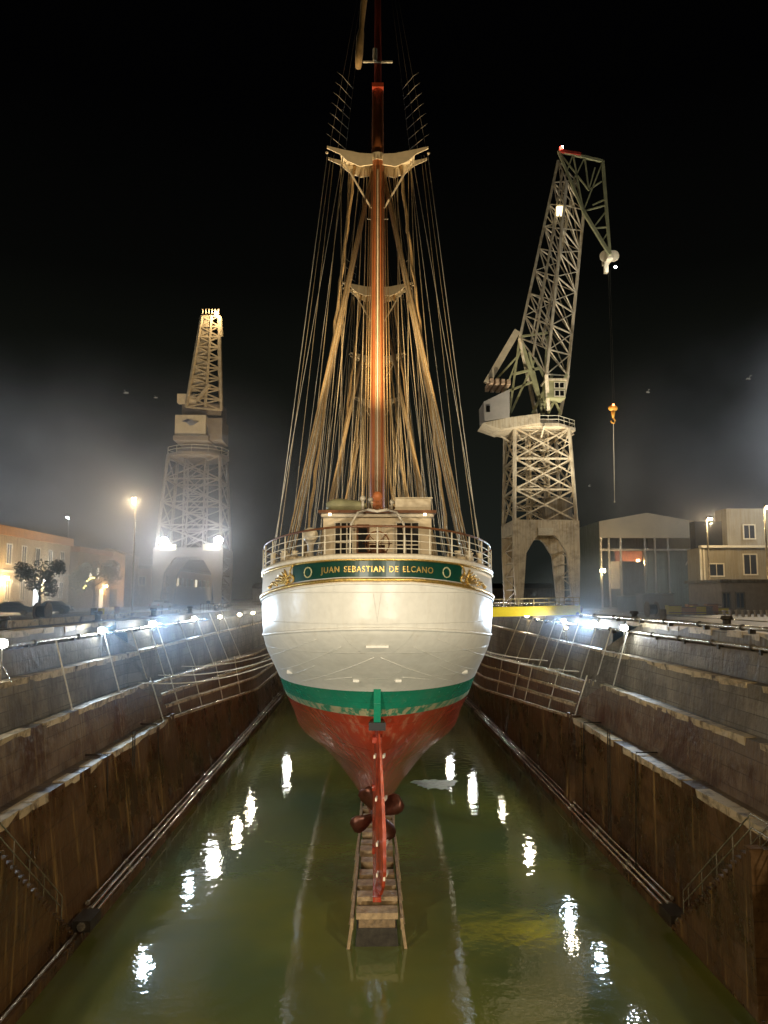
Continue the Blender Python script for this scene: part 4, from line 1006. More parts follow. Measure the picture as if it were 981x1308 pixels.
MB().box(tuple(at(716,268,112.2) - Vector((.5,0,.6))), tuple(at(716,268,112.2) + Vector((.5,.8,.6)))).build('jib_lamp', glow('jib_lamp_lens', (1,.85,.5), 2.5), jib)
# fly jib
b = MB(); F = [(713,193),(770,206),(745,270),(779,325)]
for Yd in (112.3, 116.5):
    p_ = [at(x, y, Yd) for x, y in F]
    b.beam(p_[0], p_[1], .4); b.beam(p_[1], p_[3], .4); b.beam(p_[2], p_[3], .45); b.beam(p_[0], p_[2], .35)
    for (a_, c_) in (((732,197),(723,222)),((747,201),(730,236)),((770,206),(745,270)),((747,201),(752,243)),((768,232),(752,243)),((752,243),(760,214)),((772,255),(757,262)),((745,270),(774,262)),((757,292),(774,270)),((776,290),(757,292)),((768,310),(777,296)),((713,193),(752,243)),((732,197),(745,270))):
        b.beam(at(*a_, Yd), at(*c_, Yd), .2)
for (px, py) in F + [(732,197),(747,201),(752,243),(774,262),(757,292),(777,296),(768,232)]:
    b.beam(at(px, py, 112.3), at(px, py, 116.5), .2)
b.beam(at(732,197,112.3), at(770,206,116.5), .16); b.beam(at(745,270,112.3), at(774,262,116.5), .16)
fj = b.build('fly_jib', M_craneg, cr_)
b = MB()
for dx in (-.7, .55):
    q = at(779, 327, 114) + Vector((dx, 0, 0)); b.disc(q, .85, (0.35,1,0), .35, 16)
b.cbox(at(776,330,114), (.9, 2.8, 1.3)); b.beam(at(774,335,114), at(774,349,114), .6); b.build('head_sheave', M_deckw, fj)
for (px, py, g_, nm) in ((717,189,glow('aircraft_warning_red', (1,.08,.05), 6),'warning_lamp'), (718,188,G_cool,'masthead_lamp'), (786,341,G_cool,'tip_lamp')):
    MB().ball(at(px, py, 112), .30 if nm == 'warning_lamp' else .2, 8, 6).build(nm, g_, fj)
MB().beam(at(716,193,112.1), at(742,197,112.1), .42).build('red_tip_bar', mat('crane_red', (.45,.05,.03), .5), fj)
# hoist line and hook block
hk = thing('crane_hook', at(783,520,114), 'yellow crane hook block hanging in the air to the right of the tall crane', 'crane hook')
b = MB(); q = at(783,524,114)
b.ball(q + Vector((0,0,.3)), .75, 12, 8, (1, .6, .62)); b.tube(q + Vector((0,0,-.2)), q + Vector((0,0,-1.2)), .34, .14, 10)
b.path([q + Vector((.02,0,-1.2)), q + Vector((.3,0,-1.6)), q + Vector((.15,0,-2.0)), q + Vector((-.25,0,-1.9)), q + Vector((-.35,0,-1.6))], .12, 8)
b.build('hook_block', mat('hook_amber', (.75,.36,.04), .4, var=.2, emit=(1,.45,.08), es=0), hk, True)
MB().ball(q + Vector((0,-.3,.75)), .18, 8, 6).build('hook_lamp', glow('hook_lamp_red', (1,.25,.08), 8), hk)
b = MB(); b.tube(q + Vector((0,0,.6)), at(777,345,114), .018, n=5); b.tube(q + Vector((.25,0,.6)), at(779,345,114), .018, n=5); b.build('hoist_wire', M_dsteel, hk)
b = MB(); b.tube(q + Vector((0,0,-1.9)), at(785,641,114), .045, n=6); b.ball(at(785,641,114), .13); b.build('tag_line', M_wirew, hk)
lamp(hk, tuple(at(781,514,111.8) - at(783,520,114)), 60, SOD, .1)

for X, Y, lab, tg in ((20.9, 98, 'added fill light on the right quay aimed up at the tall crane', (29, 116, 52)), (33.5, 104, 'second added fill light right of the tall crane feet', (30, 116, 72))):  # lights added to brighten the tall crane
    t_ = thing('crane_fill_light', (X, Y, Q), lab, 'floodlight')
    MB().tube((X, Y, Q), (X, Y, Q + 1.2), .05, n=6).build('stand', M_steel, t_); MB().cbox((X, Y, Q + 1.4), (.5, .4, .35)).build('housing', M_dsteel, t_)
    lamp(t_, (0, .25, 1.7), 34000, NEUT, .2, 'SPOT', tg, 52, .9)
t_ = thing('crane_fill_light', (-21.5, 108, Q), 'added fill light on the left quay aimed up at the misty crane', 'floodlight')  # light added to warm and brighten the left crane top
MB().tube((-21.5, 108, Q), (-21.5, 108, Q + 1.0), .05, n=6).build('stand', M_steel, t_); MB().cbox((-21.5, 108, Q + 1.2), (.5, .4, .35)).build('housing', M_dsteel, t_)
lamp(t_, (0, .25, 1.5), 30000, WARM, .2, 'SPOT', (-29, 132, 48), 34, .9)
# --- left crane
lx0, lx1, ly0, ly1 = -35.5, -23.9, 131.0, 141.0
cl = thing('portal_crane', ((lx0+lx1)/2, (ly0+ly1)/2, Q), 'lattice portal crane standing in mist on the left quay, two floodlights on its portal', 'crane')
z_t, z_b = at(250,700,131).z, at(250,712,131).z
portal(cl, lx0, lx1, ly0, ly1, z_t, z_b, M_cranel, 1.9)
zp2 = at(250,583,133).z
b = MB(); b.truss([(lx0+.4,ly0+.4,z_t),(lx1-.4,ly0+.4,z_t),(lx1-.4,ly1-.4,z_t),(lx0+.4,ly1-.4,z_t)], [(lx0+1.6,ly0+1.5,zp2),(lx1-1.2,ly0+1.5,zp2),(lx1-1.2,ly1-1.5,zp2),(lx0+1.6,ly1-1.5,zp2)], 4, .4, .2)
b.truss([(-31.5,134.5,z_t),(-28,134.5,z_t),(-28,137.5,z_t),(-31.5,137.5,z_t)], [(-31.5,134.5,zp2),(-28,134.5,zp2),(-28,137.5,zp2),(-31.5,137.5,zp2)], 5, .25, .12)
b.build('tower', M_cranel, cl)
b = MB(); C2 = Vector(((lx0+lx1)/2 + .2, 136, zp2))
b.tube(C2, C2 + Vector((0,0,.5)), 5.4, n=20); b.tube(C2 + Vector((0,0,.5)), C2 + Vector((0,0,1.6)), 3.8, n=20); pf = b.build('slewing_platform', M_cranel, cl)
b = MB(); ring = [C2 + Vector((5.3*math.cos(R(a)), 5.3*math.sin(R(a)), .5)) for a in range(0, 360, 30)]
for h in (.6, 1.15): b.path([v + Vector((0,0,h)) for v in ring], .05, 5, closed=True)
for v in ring: b.beam(v, v + Vector((0,0,1.15)), .07)
b.build('platform_railing', M_rail, pf)
def pxbox(x0, y0, x1, y1, Y, d):
    a, c = at(x0, y1, Y), at(x1, y0, Y); return MB().box((a.x, Y, a.z), (c.x, Y + d, c.z))
hs = pxbox(223,530,263,556,129.5,7).build('machinery_house', mat('cream_house_paint', (.58,.5,.34), .5, var=.08), cl)
pxbox(221,556,266,562,129.2,8).build('house_floor', M_cranel, cl)
pxbox(263.5,534,284,562,130.5,6).build('side_house', M_cranel, cl)
# emblem: slanted dark and white waves
def pxpoly(pts, Y, d): return MB().prism([at(x, y, Y) for x, y in pts], (0, d, 0))
pxpoly([(232,538),(240,535),(247,538),(243,543),(238,539.5)], 129.4, .08).build('emblem', mat('emblem_dark', (.05,.05,.08), .5), hs)
pxpoly([(238,540),(243,536),(250,539),(254,538.5),(247,543),(242,543.5)], 129.32, .07).build('emblem', mat('emblem_grey', (.22,.23,.26), .5), hs)
pxbox(226,503,251,514,130,1.4).build('counterweight', M_deckw, cl)
b = MB(); b.truss([at(238,520,130), at(283,524,130), at(281,524,137), at(240,520,137)], [at(258,404,128), at(280,404,128), at(279,402,131), at(260,402,131)], 9, .45, .2)
b.beam(at(262,520,130), at(270,404,128), .4); b.beam(at(252,512,129.6), at(268,492,129.6), .9, .5)
b.prism([at(241,500,129.9), at(262,405,128), at(268,405,128), at(262,500,129.9)], (0, .15, 0))
jl = b.build('jib', mat('left_jib_paint', (.45,.37,.24), .55, var=.3, scale=.8), cl)
b = MB()
for i in range(6): b.disc(at(259 + i*4, 398, 128.5), .45, (1,.2,0), .2, 12)
b.beam(at(281,404,128), at(283,430,128.5), .4); b.build('head_sheave', M_deckw, jl)
MB().ball(at(276,400,127.6), .33, 8, 6).build('masthead_lamp', glow('masthead_sodium', (1,.6,.3), 25), jl)
pxbox(232,515,283,531,131,5).build('winch_house', M_cranel, cl)
lamp(cl, tuple(at(278,396,126) - cl.location), 1500, WARM, .2)
for i, (px, py) in enumerate(((209,691),(279,690))):
    q = at(px, py, 130.0); s_ = 1 if i == 0 else -1
    pxbox(*( (204,695,225,703) if i == 0 else (259,695,281,703)), 130.6, .2).build('light_panel', mat('panel_cream', (.65,.6,.4), .5), cl)
    MB().cbox(q + Vector((0,.25,0)), (1.1, .3, .9)).build('floodlight_housing', M_dsteel, cl)
    MB().ball(q, .62, 12, 8, (1.2, .5, 1)).build('floodlight_lens', G_cool, cl)
    lamp(cl, tuple(q + Vector((0,-.6,0)) - cl.location), 350, NEUT, .4); lamp(cl, tuple(q + Vector((0,-.6,0)) - cl.location), 4200, (.85,.93,1), .4, 'SPOT', (-40, 80, 24), 120, .8)

# ------------------------------------------------------------------ buildings, left row (facades face the dock at X about -48)
M_ochre = mat('ochre_render', (.46,.35,.19), .8, var=.15, scale=.5, streak=.2)
M_orange = mat('orange_cornice', (.50,.24,.08), .8, var=.15, scale=.8)
M_pink = mat('pink_render', (.45,.32,.22), .8, var=.15, scale=.6)
M_win = mat('window_blue_grey', (.035,.04,.05), .2, var=.1)
def opening(t, X, y0, y1, z0, z1, face, lit=None, fr=M_rail):
    """window on a facade facing +X (face=1) or -Y (face=0 with X as y)"""
    if face == 1:
        w = MB().box((X - .02, y0, z0), (X + .06, y1, z1)).build('window', lit or M_win, t)
        f = MB()
        for yy in (y0, y1): f.box((X + .062, yy - .08, z0 - .08), (X + .14, yy + .08, z1 + .08))
        for zz in (z0, z1): f.box((X + .062, y0 + .08, zz - .08), (X + .13, y1 - .08, zz + .08))
        f.box((X + .062, (y0+y1)/2 - .04, z0 + .08), (X + .12, (y0+y1)/2 + .04, z1 - .08))
    else:
        w = MB().box((y0, X - .06, z0), (y1, X + .02, z1)).build('window', lit or M_win, t)
        f = MB()
        for yy in (y0, y1): f.box((yy - .08, X - .14, z0 - .08), (yy + .08, X - .062, z1 + .08))
        for zz in (z0, z1): f.box((y0 + .08, X - .13, zz - .08), (y1 - .08, X - .062, zz + .08))
        f.box(((y0+y1)/2 - .04, X - .12, z0 + .08), ((y0+y1)/2 + .04, X - .062, z1 - .08))
    f.build('window_frame', fr, w)
t = thing('ochre_building', (-53, 108, Q), 'long two storey ochre building with an orange cornice behind the left quay', 'building')
MB().box((-60, 84, Q), (-48, 128, 24.2)).build('wall', M_ochre, t)
MB().box((-60.4, 83.7, 24.2), (-47.6, 128.3, 25.4)).build('cornice', M_orange, t)
MB().box((-60, 84, 19.3), (-47.85, 128.05, 19.6)).build('string_course', M_rail, t)
for k in range(9):
    y0 = 87 + k*4.6
    opening(t, -48, y0, y0 + 1.5, 20.4, 23.1, 1)
    if k in (3, 6):
        d_ = MB().box((-48.02, y0, Q), (-47.9, y0 + 1.7, 17.6)).build('door', G_winw if k == 3 else glow('bright_doorway', (.9,.95,1), 4), t)
    else: opening(t, -48, y0, y0 + 1.5, 15.6, 18.3, 1)
for (y, z, c, pw) in ((104.5, 18.5, G_warm, 1600), (117.5, 18.3, G_cool, 900)):
    MB().cbox((-47.4, y, z), (.4, .6, .35)).build('wall_lamp', c, t); lamp(t, (-46.9 + 53, y - 108, z - .3 - Q), pw, WARM if c is G_warm else NEUT, .2)
t = thing('ochre_annex', (-53, 140, Q), 'smaller ochre building beyond the long one, with two bright narrow windows', 'building')
MB().box((-60, 133, Q), (-48.5, 150, 23.6)).build('wall', M_ochre, t); MB().box((-60.3, 132.8, 23.6), (-48.2, 150.2, 24.5)).build('cornice', M_orange, t)
for k in range(4): opening(t, -48.5, 135 + k*3.6, 136 + k*3.6, 19.2, 21.2, 1, glow('bright_window', (1,.97,.85), 4) if k in (1, 2) else None)
MB().box((-48.52, 144, Q), (-48.4, 145.8, 17.4)).build('door', G_winw, t)
MB().cbox((-48.1, 146.5, 18), (.35, .5, .35)).build('wall_lamp', G_warm, t); lamp(t, (-47.5 + 53, 6.5, 17.7 - Q), 1400, SOD, .2)
t = thing('gabled_building', (-48, 155, Q), 'pale pink gabled building end between the annex and the misty crane', 'building')
MB().prism([(-54,151.5,Q),(-46.3,151.5,Q),(-46.3,151.5,24.0),(-50,151.5,25.4),(-54,151.5,24)], (0, 9, 0)).build('wall', M_pink, t)
MB().box((-49, 151.3, Q), (-47.6, 151.49, 17.5)).build('door', M_win, t)
t = thing('low_warehouse', (-45, 175, Q), 'low pale warehouse behind the misty crane', 'building')
MB().box((-60, 162, Q), (-42, 215, 21.8)).build('wall', M_pink, t); MB().box((-60.4, 161.6, 21.8), (-41.6, 215.4, 22.4)).build('roof', M_conc, t)
for k in range(6): opening(t, 162, -57 + k*2.6, -55.6 + k*2.6, 18.4, 20.2, 0)
for k in range(10): opening(t, -42, 165 + k*4.8, 166.8 + k*4.8, 18.4, 20.2, 1, G_winw if k in (2, 6) else None)
t = thing('far_shed', (-5, 240, Q), 'low dark shed far beyond the end of the dock', 'building')
MB().box((-34, 236, Q), (60, 250, 18.6)).build('wall', M_conc, t); MB().prism([(-34.5,236,18.6),(-34.5,243,20.2),(-34.5,250.5,18.6)], (95, 0, 0)).build('roof', M_dsteel, t)

# ------------------------------------------------------------------ right side: shed and white building
YS = 125.0
M_shed = mat('shed_cream_sheet', (.52,.45,.31), .6, var=.08, scale=.6); M_shg = mat('shed_green_sheet', (.16,.19,.15), .5, var=.2, scale=.8, streak=.35)
t = thing('workshop_shed', (at(828,770,YS).x, YS + 8, Q), 'gabled workshop shed with a pale fascia and dark open bay on the right quay', 'shed')
P = [at(766,687,YS), at(890,685,YS), at(890,664,YS), at(826,655,YS), at(766,668,YS)]
xl, xr = P[0].x, P[1].x; ze = (P[2].z + P[4].z)/2; zf = P[0].z; zr = P[3].z; xm = P[3].x
MB().prism([(xl,YS,zf),(xr,YS,zf),(xr,YS,ze),(xm,YS,zr),(xl,YS,ze)], (0,.3,0)).build('fascia', M_shed, t)
MB().add([(xl,YS+.3,ze),(xm,YS+.3,zr),(xm,YS+22,zr),(xl,YS+22,ze),(xr,YS+.3,ze),(xr,YS+22,ze)], [(0,1,2,3),(1,4,5,2)]).build('roof', M_dsteel, t)
MB().box((xl, YS+21.7, Q), (xr, YS+22, zf + 2)).build('rear_wall', M_shg, t)
MB().box((xl, YS+.3, Q), (xl+.25, YS+21.7, ze - .02)).build('side_wall', M_shg, t); MB().box((xr-.25, YS+.3, Q), (xr, YS+21.7, ze - .02)).build('side_wall', M_shg, t)
xd = at(824,700,YS).x
MB().box((xd, YS+.6, Q), (xr - .25, YS+.8, at(800,703,YS).z)).build('sliding_door', M_shg, t)
for px in (767, 777, 792, 823, 836, 853):
    x = at(px, 700, YS).x; MB().box((x, YS+.1, Q), (x + .28, YS+.35, zf - .002)).build('post', M_steel, t)
MB().box((xl, YS-.02, zf - 2.1), (xr, YS+.08, zf - 1.75)).build('lintel', M_steel, t)
a, c = at(786,717,YS+4), at(820,702,YS+4); MB().box((a.x, YS+4, a.z), (c.x, YS+4.4, c.z)).build('orange_curtain', mat('orange_tarp', (.34,.12,.06), .6, var=.3, scale=2), t)
a, c = at(781,752,YS+3), at(791,717,YS+3); MB().box((a.x, YS+3, a.z), (c.x, YS+3.3, c.z)).build('pale_banner', M_rail, t)
q = at(770,729,YS-1); MB().cbox(q, (.7,.4,.5)).build('shed_lamp', G_warm, t); lamp(t, tuple(q + Vector((0,-.6,-.3)) - t.location), 450, WARM, .3)
q = at(815,716,YS+2); MB().cbox(q, (.4,.3,.3)).build('shed_lamp', G_sod, t); lamp(t, tuple(q + Vector((0,-.4,-.4)) - t.location), 250, SOD, .2)
b = MB(); b.beam(at(884,705,YS-.4), at(876,722,YS-.4), .12); b.build('diagonal_brace', M_rail, t)

YB = 104.0
M_pale = mat('pale_render', (.30,.27,.20), .8, var=.12, scale=.5, streak=.15)
t = thing('pale_office_block', (at(940,770,YB).x, YB + 6, Q), 'pale stepped office block with dark openings on the far right', 'building')
xa = at(893,700,YB).x; xb = at(932,700,YB).x; xc = 62.0
z1 = at(900,700,YB).z; z2 = at(930,664,YB).z; z3 = at(930,649,YB).z
MB().box((xa, YB, Q), (xc, YB+4, z1)).build('lower_wall', M_pale, t)
MB().box((at(892,700,YB).x, YB-1.0, z1), (xc, YB-.0, z1 + .3)).build('canopy', M_rail, t)
MB().box((xb, YB+.5, z1+.001), (xc, YB+3.9, z3)).build('upper_wall', M_pale, t)
MB().box((xa + .4, YB+2, z1+.001), (xb - .002, YB+3.8, z2)).build('dark_annex', M_win, t)
for (x0, x1, y0, y1) in ((906,924,720,736),(952,966,670,688),(950,966,708,734),(904,912,748,775)):
    a, c = at(x0, y1, YB), at(x1, y0, YB); opening(t, YB if y0 > 700 else YB + .5, a.x, c.x, a.z, c.z, 0)
b = MB(); 
for px in (894, 898): x = at(px, 730, YB).x; b.box((x, YB-.3, Q), (x+.2, YB-.003, z1-.002))
b.build('pilaster', M_rail, t)
YL = 88.0
t = thing('low_store', (at(950,770,YL).x, YL + 4, Q), 'low pinkish store with two dark windows in front of the pale office block', 'building')
xa = at(921,740,YL).x; z1 = at(940,744,YL).z
MB().box((xa, YL, Q), (56, YL+9, z1)).build('wall', mat('pinkish_block', (.36,.30,.23), .8, var=.15, scale=1.5), t); MB().box((xa-.4, YL-.5, z1), (56.4, YL+9.3, z1+.35)).build('roof', M_conc, t)
for (x0, x1) in ((923,932),(940,950)): a, c = at(x0,777,YL), at(x1,757,YL); opening(t, YL, a.x, c.x, max(a.z, Q + .1), c.z, 0, fr=M_conc)

# ------------------------------------------------------------------ quay clutter, right
def container(px0, px1, pyt, Y, m, label, d=2.4):
    a, c = at(px0, pyt, Y), at(px1, pyt, Y); t = thing('cabin', ((a.x+c.x)/2, Y, Q), label, 'site cabin')
    MB().box((a.x, Y, Q+.1), (c.x, Y+d, a.z)).build('walls', m, t)
    r_ = MB(); n_ = 8
    for i in range(n_): x = a.x + (c.x - a.x)*(i+.3)/n_; r_.box((x, Y-.05, Q+.2), (x+.12, Y-.002, a.z-.15))
    r_.build('ribs', m, t); MB().box((a.x-.06, Y-.08, a.z), (c.x+.06, Y+d+.05, a.z+.12)).build('roof', M_steel, t)
container(821,860,759,92, mat('grey_cabin', (.22,.20,.17), .5, var=.15), 'ribbed grey site cabin behind the right floodlights')
container(796,813,762,98, mat('bluish_cabin', (.12,.16,.2), .5, var=.15), 'small bluish cabin left of the ribbed grey one')
random.seed(31)
for i in range(9):
    px = 862 + i*7.5 + random.uniform(-2, 2); Y = random.uniform(80, 92); q = at(px, 780, Y); s_ = random.uniform(.5, .9); hgt = random.uniform(.5, 1.3)
    t = thing('crate', (q.x, Y, Q), '', 'crate', 'crates and boxes on the right quay')
    m = random.choice([M_timber, M_yel if i % 4 == 0 else M_deckw, M_conc, M_orange])
    t['label'] = '%s small box among the clutter on the right quay, counted from the cabin' % ORD[i].replace('nearest','first')
    MB().box((q.x-s_, Y-s_*.8, Q+.12), (q.x+s_, Y+s_*.8, Q+hgt)).build('box', m, t)
    f = MB()
    for dx in (-s_*.8, 0, s_*.8): f.box((q.x+dx-.08, Y-s_*.85, Q), (q.x+dx+.08, Y+s_*.85, Q+.118))
    for dz in (.25, hgt - .08): f.box((q.x-s_-.03, Y-s_*.8-.04, Q+dz), (q.x+s_+.03, Y-s_*.8-.003, Q+dz+.09))
    f.build('battens', M_timber, t)
for i in range(8):
    q = at(925 + i*8, 783, 76); b = MB().tube((q.x, 76, Q), (q.x, 76, Q+.55), .16, .13, 10); b.disc((q.x, 76, Q+.57), .22, (0,0,1), .1, 10)
    solo(b, 'mooring_post', mat('worn_white_post', (.5,.4,.3), .5), (q.x, 76, Q), 'short pale post, %s from the left in the row on the right quay' % ORD[i].replace('nearest','first'), 'bollard', 'short pale posts on the right quay')
random.seed(77)
def mooring(X, Y, lab):
    b = MB(); b.path([(X,Y,Q),(X,Y,Q+.1),(X,Y,Q+.12),(X,Y,Q+.55),(X,Y,Q+.62),(X,Y,Q+.8)], [.42,.42,.22,.24,.38,.30], 12)
    solo(b, 'mooring_bollard', M_dsteel, (X,Y,Q), lab, 'bollard', 'iron mooring bollards on the quays')
for i, y in enumerate((30, 46, 62, 78, 94, 110)): mooring(21.2, y, 'iron mooring bollard, %s from the camera on the right quay edge' % ORD[i]); mooring(-20.9, y, 'iron mooring bollard, %s from the camera on the left quay edge' % ORD[i])
for i, (X, Y, m, lab) in enumerate(((-24, 72, M_yel, 'yellow drum beside the left parapet'), (-25, 73, M_dsteel, 'dark drum beside the yellow drum'), (25, 66, M_conc, 'grey drum on the right quay'), (-27, 86, M_orange, 'rusty orange drum on the left quay'))):
    b = MB(); b.path([(X,Y,Q),(X,Y,Q+.28),(X,Y,Q+.3),(X,Y,Q+.32),(X,Y,Q+.58),(X,Y,Q+.6),(X,Y,Q+.62),(X,Y,Q+.88)], [.29,.29,.31,.29,.29,.31,.29,.29], 14); solo(b, 'drum', m, (X,Y,Q), lab, 'drum')
for i, (X, Y, lab) in enumerate(((-26, 64, 'wooden cable reel on the left quay'), (27, 74, 'wooden cable reel on the right quay'))):
    t = thing('cable_reel', (X, Y, Q), lab, 'cable reel')
    for s_ in (-.45, .45): MB().disc((X + s_, Y, Q+.75), .75, (1,0,0), .08, 18).build('flange', M_timber, t)
    MB().disc((X, Y, Q+.75), .45, (1,0,0), .8, 16).build('wound_cable', M_dark, t)
# railing along both quay edges in the distance
for sd, word, y0, y1 in ((-1, 'left', 96, 149), (1, 'right', 84, 149)):
    X = 21.0 if sd > 0 else -20.1
    b = MB()
    for h in (.55, 1.05): b.path([(X, y0, Q+h), (X, (y0+y1)/2, Q+h), (X, y1, Q+h)], .03, 5)
    y = y0
    while y < y1: b.tube((X, y, Q), (X, y, Q+1.05), .03, n=5); y += 2
    solo(b, 'quay_railing', M_steel, (X, y0, Q), 'thin steel railing along the far %s quay edge' % word, 'railing')
X = 0; b = MB()
for h in (.4, .75, 1.1): b.path([(-19.5, YEND+1, Q+h), (20, YEND+1, Q+h)], .04, 5)
for i in range(40): b.tube((-19.5 + i, YEND+1, Q), (-19.5 + i, YEND+1, Q+1.15), .04, n=5)
solo(b, 'quay_railing', M_steel, (0, YEND+1, Q), 'railing across the head of the dock beside the ship', 'railing')
# low parapet and kerb on left quay
b = MB(); y = 6.0
while y < 92:
    b.box((-22.6, y, Q+.0), (-22.1, y + 3.9, Q+.42)); y += 4.0
solo(b, 'quay_parapet', M_cope, (-22.3, 6, Q), 'low stone parapet along the left quay', 'low wall')
# crane rails let into both quays
for X, lab in ((22.4, 'inner crane rail on the right quay'), (30.4, 'outer crane rail on the right quay'), (-24.8, 'inner crane rail on the left quay'), (-34.6, 'outer crane rail on the left quay')):
    solo(MB().box((X-.08, 0, Q), (X+.08, 149, Q+.09)), 'crane_rail', M_steel, (X, 0, Q), lab, 'rail')

# street lamps
def street(px, pyl, Y, col_, lens, power, label, head=True):
    q = at(px, pyl, Y); t = thing('street_lamp', (q.x, Y, Q), label, 'street lamp', 'street lamps on the quays')
    MB().path([(q.x, Y+.5, Q), (q.x, Y+.5, q.z - .2), (q.x, Y+.3, q.z+.15), (q.x, Y-.2, q.z+.2)], [.14,.09,.07,.05], 8).build('pole', M_steel, t, True)
    MB().cbox((q.x, Y-.3, q.z+.12), (.45, .9, .16)).build('lamp_head', M_dsteel, t)
    MB().ball((q.x, Y-.4, q.z-.02), .30, 8, 6, (1, 1, .6)).build('lamp_lens', lens, t)
    lamp(t, (0, -.5, q.z - .4 - Q), power, col_, .3)
street(172, 637, 112, WARM, G_warm, 2600, 'tall street lamp with a warm light left of the misty crane')
street(87, 661, 165, COOL, G_cool, 600, 'distant small street lamp above the ochre buildings')
street(905, 663, 96, WARM, G_warm, 2200, 'street lamp in front of the pale office block')
street(979, 648, 90, WARM, G_warm, 2200, 'street lamp at the right edge of the photo')

for X, Y, h, pw, lab in ((-60, 98, 13, 27000, 'added fill mast lighting the mist beside the ochre building, just out of frame on the left'), (62, 100, 24, 16000, 'added fill mast lighting the mist, out of frame on the right quay')):  # unseen masts added to light up the mist banks
    t = thing('mist_fill_mast', (X if X > 0 else -62, Y, Q), lab, 'fill light'); X = t.location.x
    MB().tube((X, Y, Q), (X, Y, Q + h), .18, .1, 8).build('pole', M_steel, t); MB().cbox((X, Y, Q + h + .2), (1.4, .5, .4)).build('lamp_head', M_dsteel, t)
    MB().ball((X, Y - .3, Q + h), .3, 8, 6).build('lamp_lens', G_warm, t); lamp(t, (0, -.6, h), pw*1.25, (.88,.94,1), .4)
# trees on the left
M_bark = mat('bark', (.07,.05,.035), .9); M_leaf = mat('night_leaves', (.055,.075,.035), .6, var=.4, scale=2)
def tree(X, Y, h, r, label, seed):
    random.seed(seed); t = thing('tree', (X, Y, Q), label, 'tree', 'trees in front of the ochre buildings')
    tr = MB(); tr.path([(X, Y, Q), (X+.1, Y, Q+h*.25), (X-.05, Y, Q+h*.5), (X+.1, Y+.1, Q+h*.8)], [.24,.18,.13,.05], 8)
    tips = []
    for i in range(9):
        a = random.uniform(0, 6.28); z = Q + h*random.uniform(.28, .6); e_ = Vector((X + r*.75*math.cos(a), Y + r*.75*math.sin(a), z + h*random.uniform(.08,.3)))
        tr.path([(X, Y, z), (Vector((X,Y,z)) + e_)/2 + Vector((0,0,.2)), e_], [.09,.06,.02], 6); tips.append(e_)
    tr.build('trunk', M_bark, t, True)
    cr2 = MB(); cen = [(Vector((X, Y, Q+h*.72)), r*.6)] + [(p_, r*random.uniform(.3,.5)) for p_ in tips]
    for i in range(2600):
        c, rr = random.choice(cen); d = Vector((random.gauss(0,1), random.gauss(0,1), random.gauss(0,1))).normalized()*rr*random.random()**.45; d.z *= .8
        p_ = c + d; u = Vector((random.gauss(0,1), random.gauss(0,1), random.gauss(0,.6))).normalized()*.17; v = u.cross(Vector((random.random(), random.random(), random.random()))).normalized()*.10
        cr2.add([p_-u, p_+v, p_+u, p_-v], [(0,1,2,3)])
    cr2.build('crown', M_leaf, t)
tree(-39.5, 96, 7.2, 2.8, 'dark leafy tree in front of the long ochre building', 1)
tree(-40.5, 118, 8.2, 3.4, 'rounder dark tree between the two ochre buildings', 2)
# festoon of small yellow lights hung in the second tree
t = thing('string_lights', (-38, 113.6, 17), 'short string of yellow lights in front of the rounder tree', 'string lights')
pts = [at(107 + i*2.2, 747 - 9*math.sin(i/6*1.7) + (4 if i < 2 else 0), 113) for i in range(7)]
MB().path(pts, .02, 4).build('cable', M_dsteel, t)
for q in pts: MB().ball(q, .11, 6, 4).build('bulb', glow('festoon_yellow', (1,.8,.25), 9), t)

# parked cars on the left quay
def car(px, Y, rz, colr, label, idx):
    q = at(px, 780, Y); t = thing('parked_car', (q.x, Y, Q), label, 'car', 'cars parked on the left quay', rz)
    Lc, Wc = 4.4, 1.75
    prof_ = [(-2.2,.35),(-2.22,.75),(-1.95,.92),(-1.2,.98),(-.55,1.42),(.75,1.46),(1.45,1.02),(2.1,.88),(2.2,.6),(2.15,.32)]
    b = MB(); k = len(prof_); V = []
    for s_, ins in ((-1, 0), (1, 0)):
        for x, z in prof_: V.append((x, s_*(Wc/2 - (0.16 if z > 1.1 else 0)), z))
    b.add(V, [tuple(range(k)), tuple(range(2*k-1, k-1, -1))] + [(i, (i+1)%k, (i+1)%k+k, i+k) for i in range(k)])
    body = b.build('body', mat('car_paint_%s' % colr[0], colr[1], .25, coat=.8, var=.05), t, local=True)
    g = MB()
    g.add([(-1.1,-.72,1.0),(-1.1,.72,1.0),(-.56,.66,1.41),(-.56,-.66,1.41)], [(0,1,2,3)]); g.add([(1.38,-.72,1.04),(1.38,.72,1.04),(.8,.66,1.43),(.8,-.66,1.43)], [(0,1,2,3)])
    for v in g.v: pass
    g.v = [(x*1.02, y, z+.02) for x, y, z in g.v]
    for s_ in (-1, 1): g.add([(-1.05,s_*.885,1.0),(1.3,s_*.885,1.0),(.72,s_*.73,1.4),(-.5,s_*.73,1.4)], [(0,1,2,3)])
    g.build('windows', M_dark, t, local=True)
    for x in (-1.4, 1.35):
        for s_ in (-1, 1):
            w = MB().disc((x, s_*.80, .32), .32, (0,1,0), .2, 16).build('wheel', M_dark, t, local=True); MB().disc((x, s_*.89, .32), .19, (0,1,0), .06, 12).build('hubcap', M_steel, w, local=True)
    for s_ in (-1, 1):
        MB().cbox((2.17, s_*.62, .68), (.08, .34, .16)).build('headlight', M_wirew, t, local=True); MB().cbox((-2.2, s_*.66, .75), (.06, .28, .18)).build('tail_light', mat('tail_red', (.4,.02,.02), .3), t, local=True)
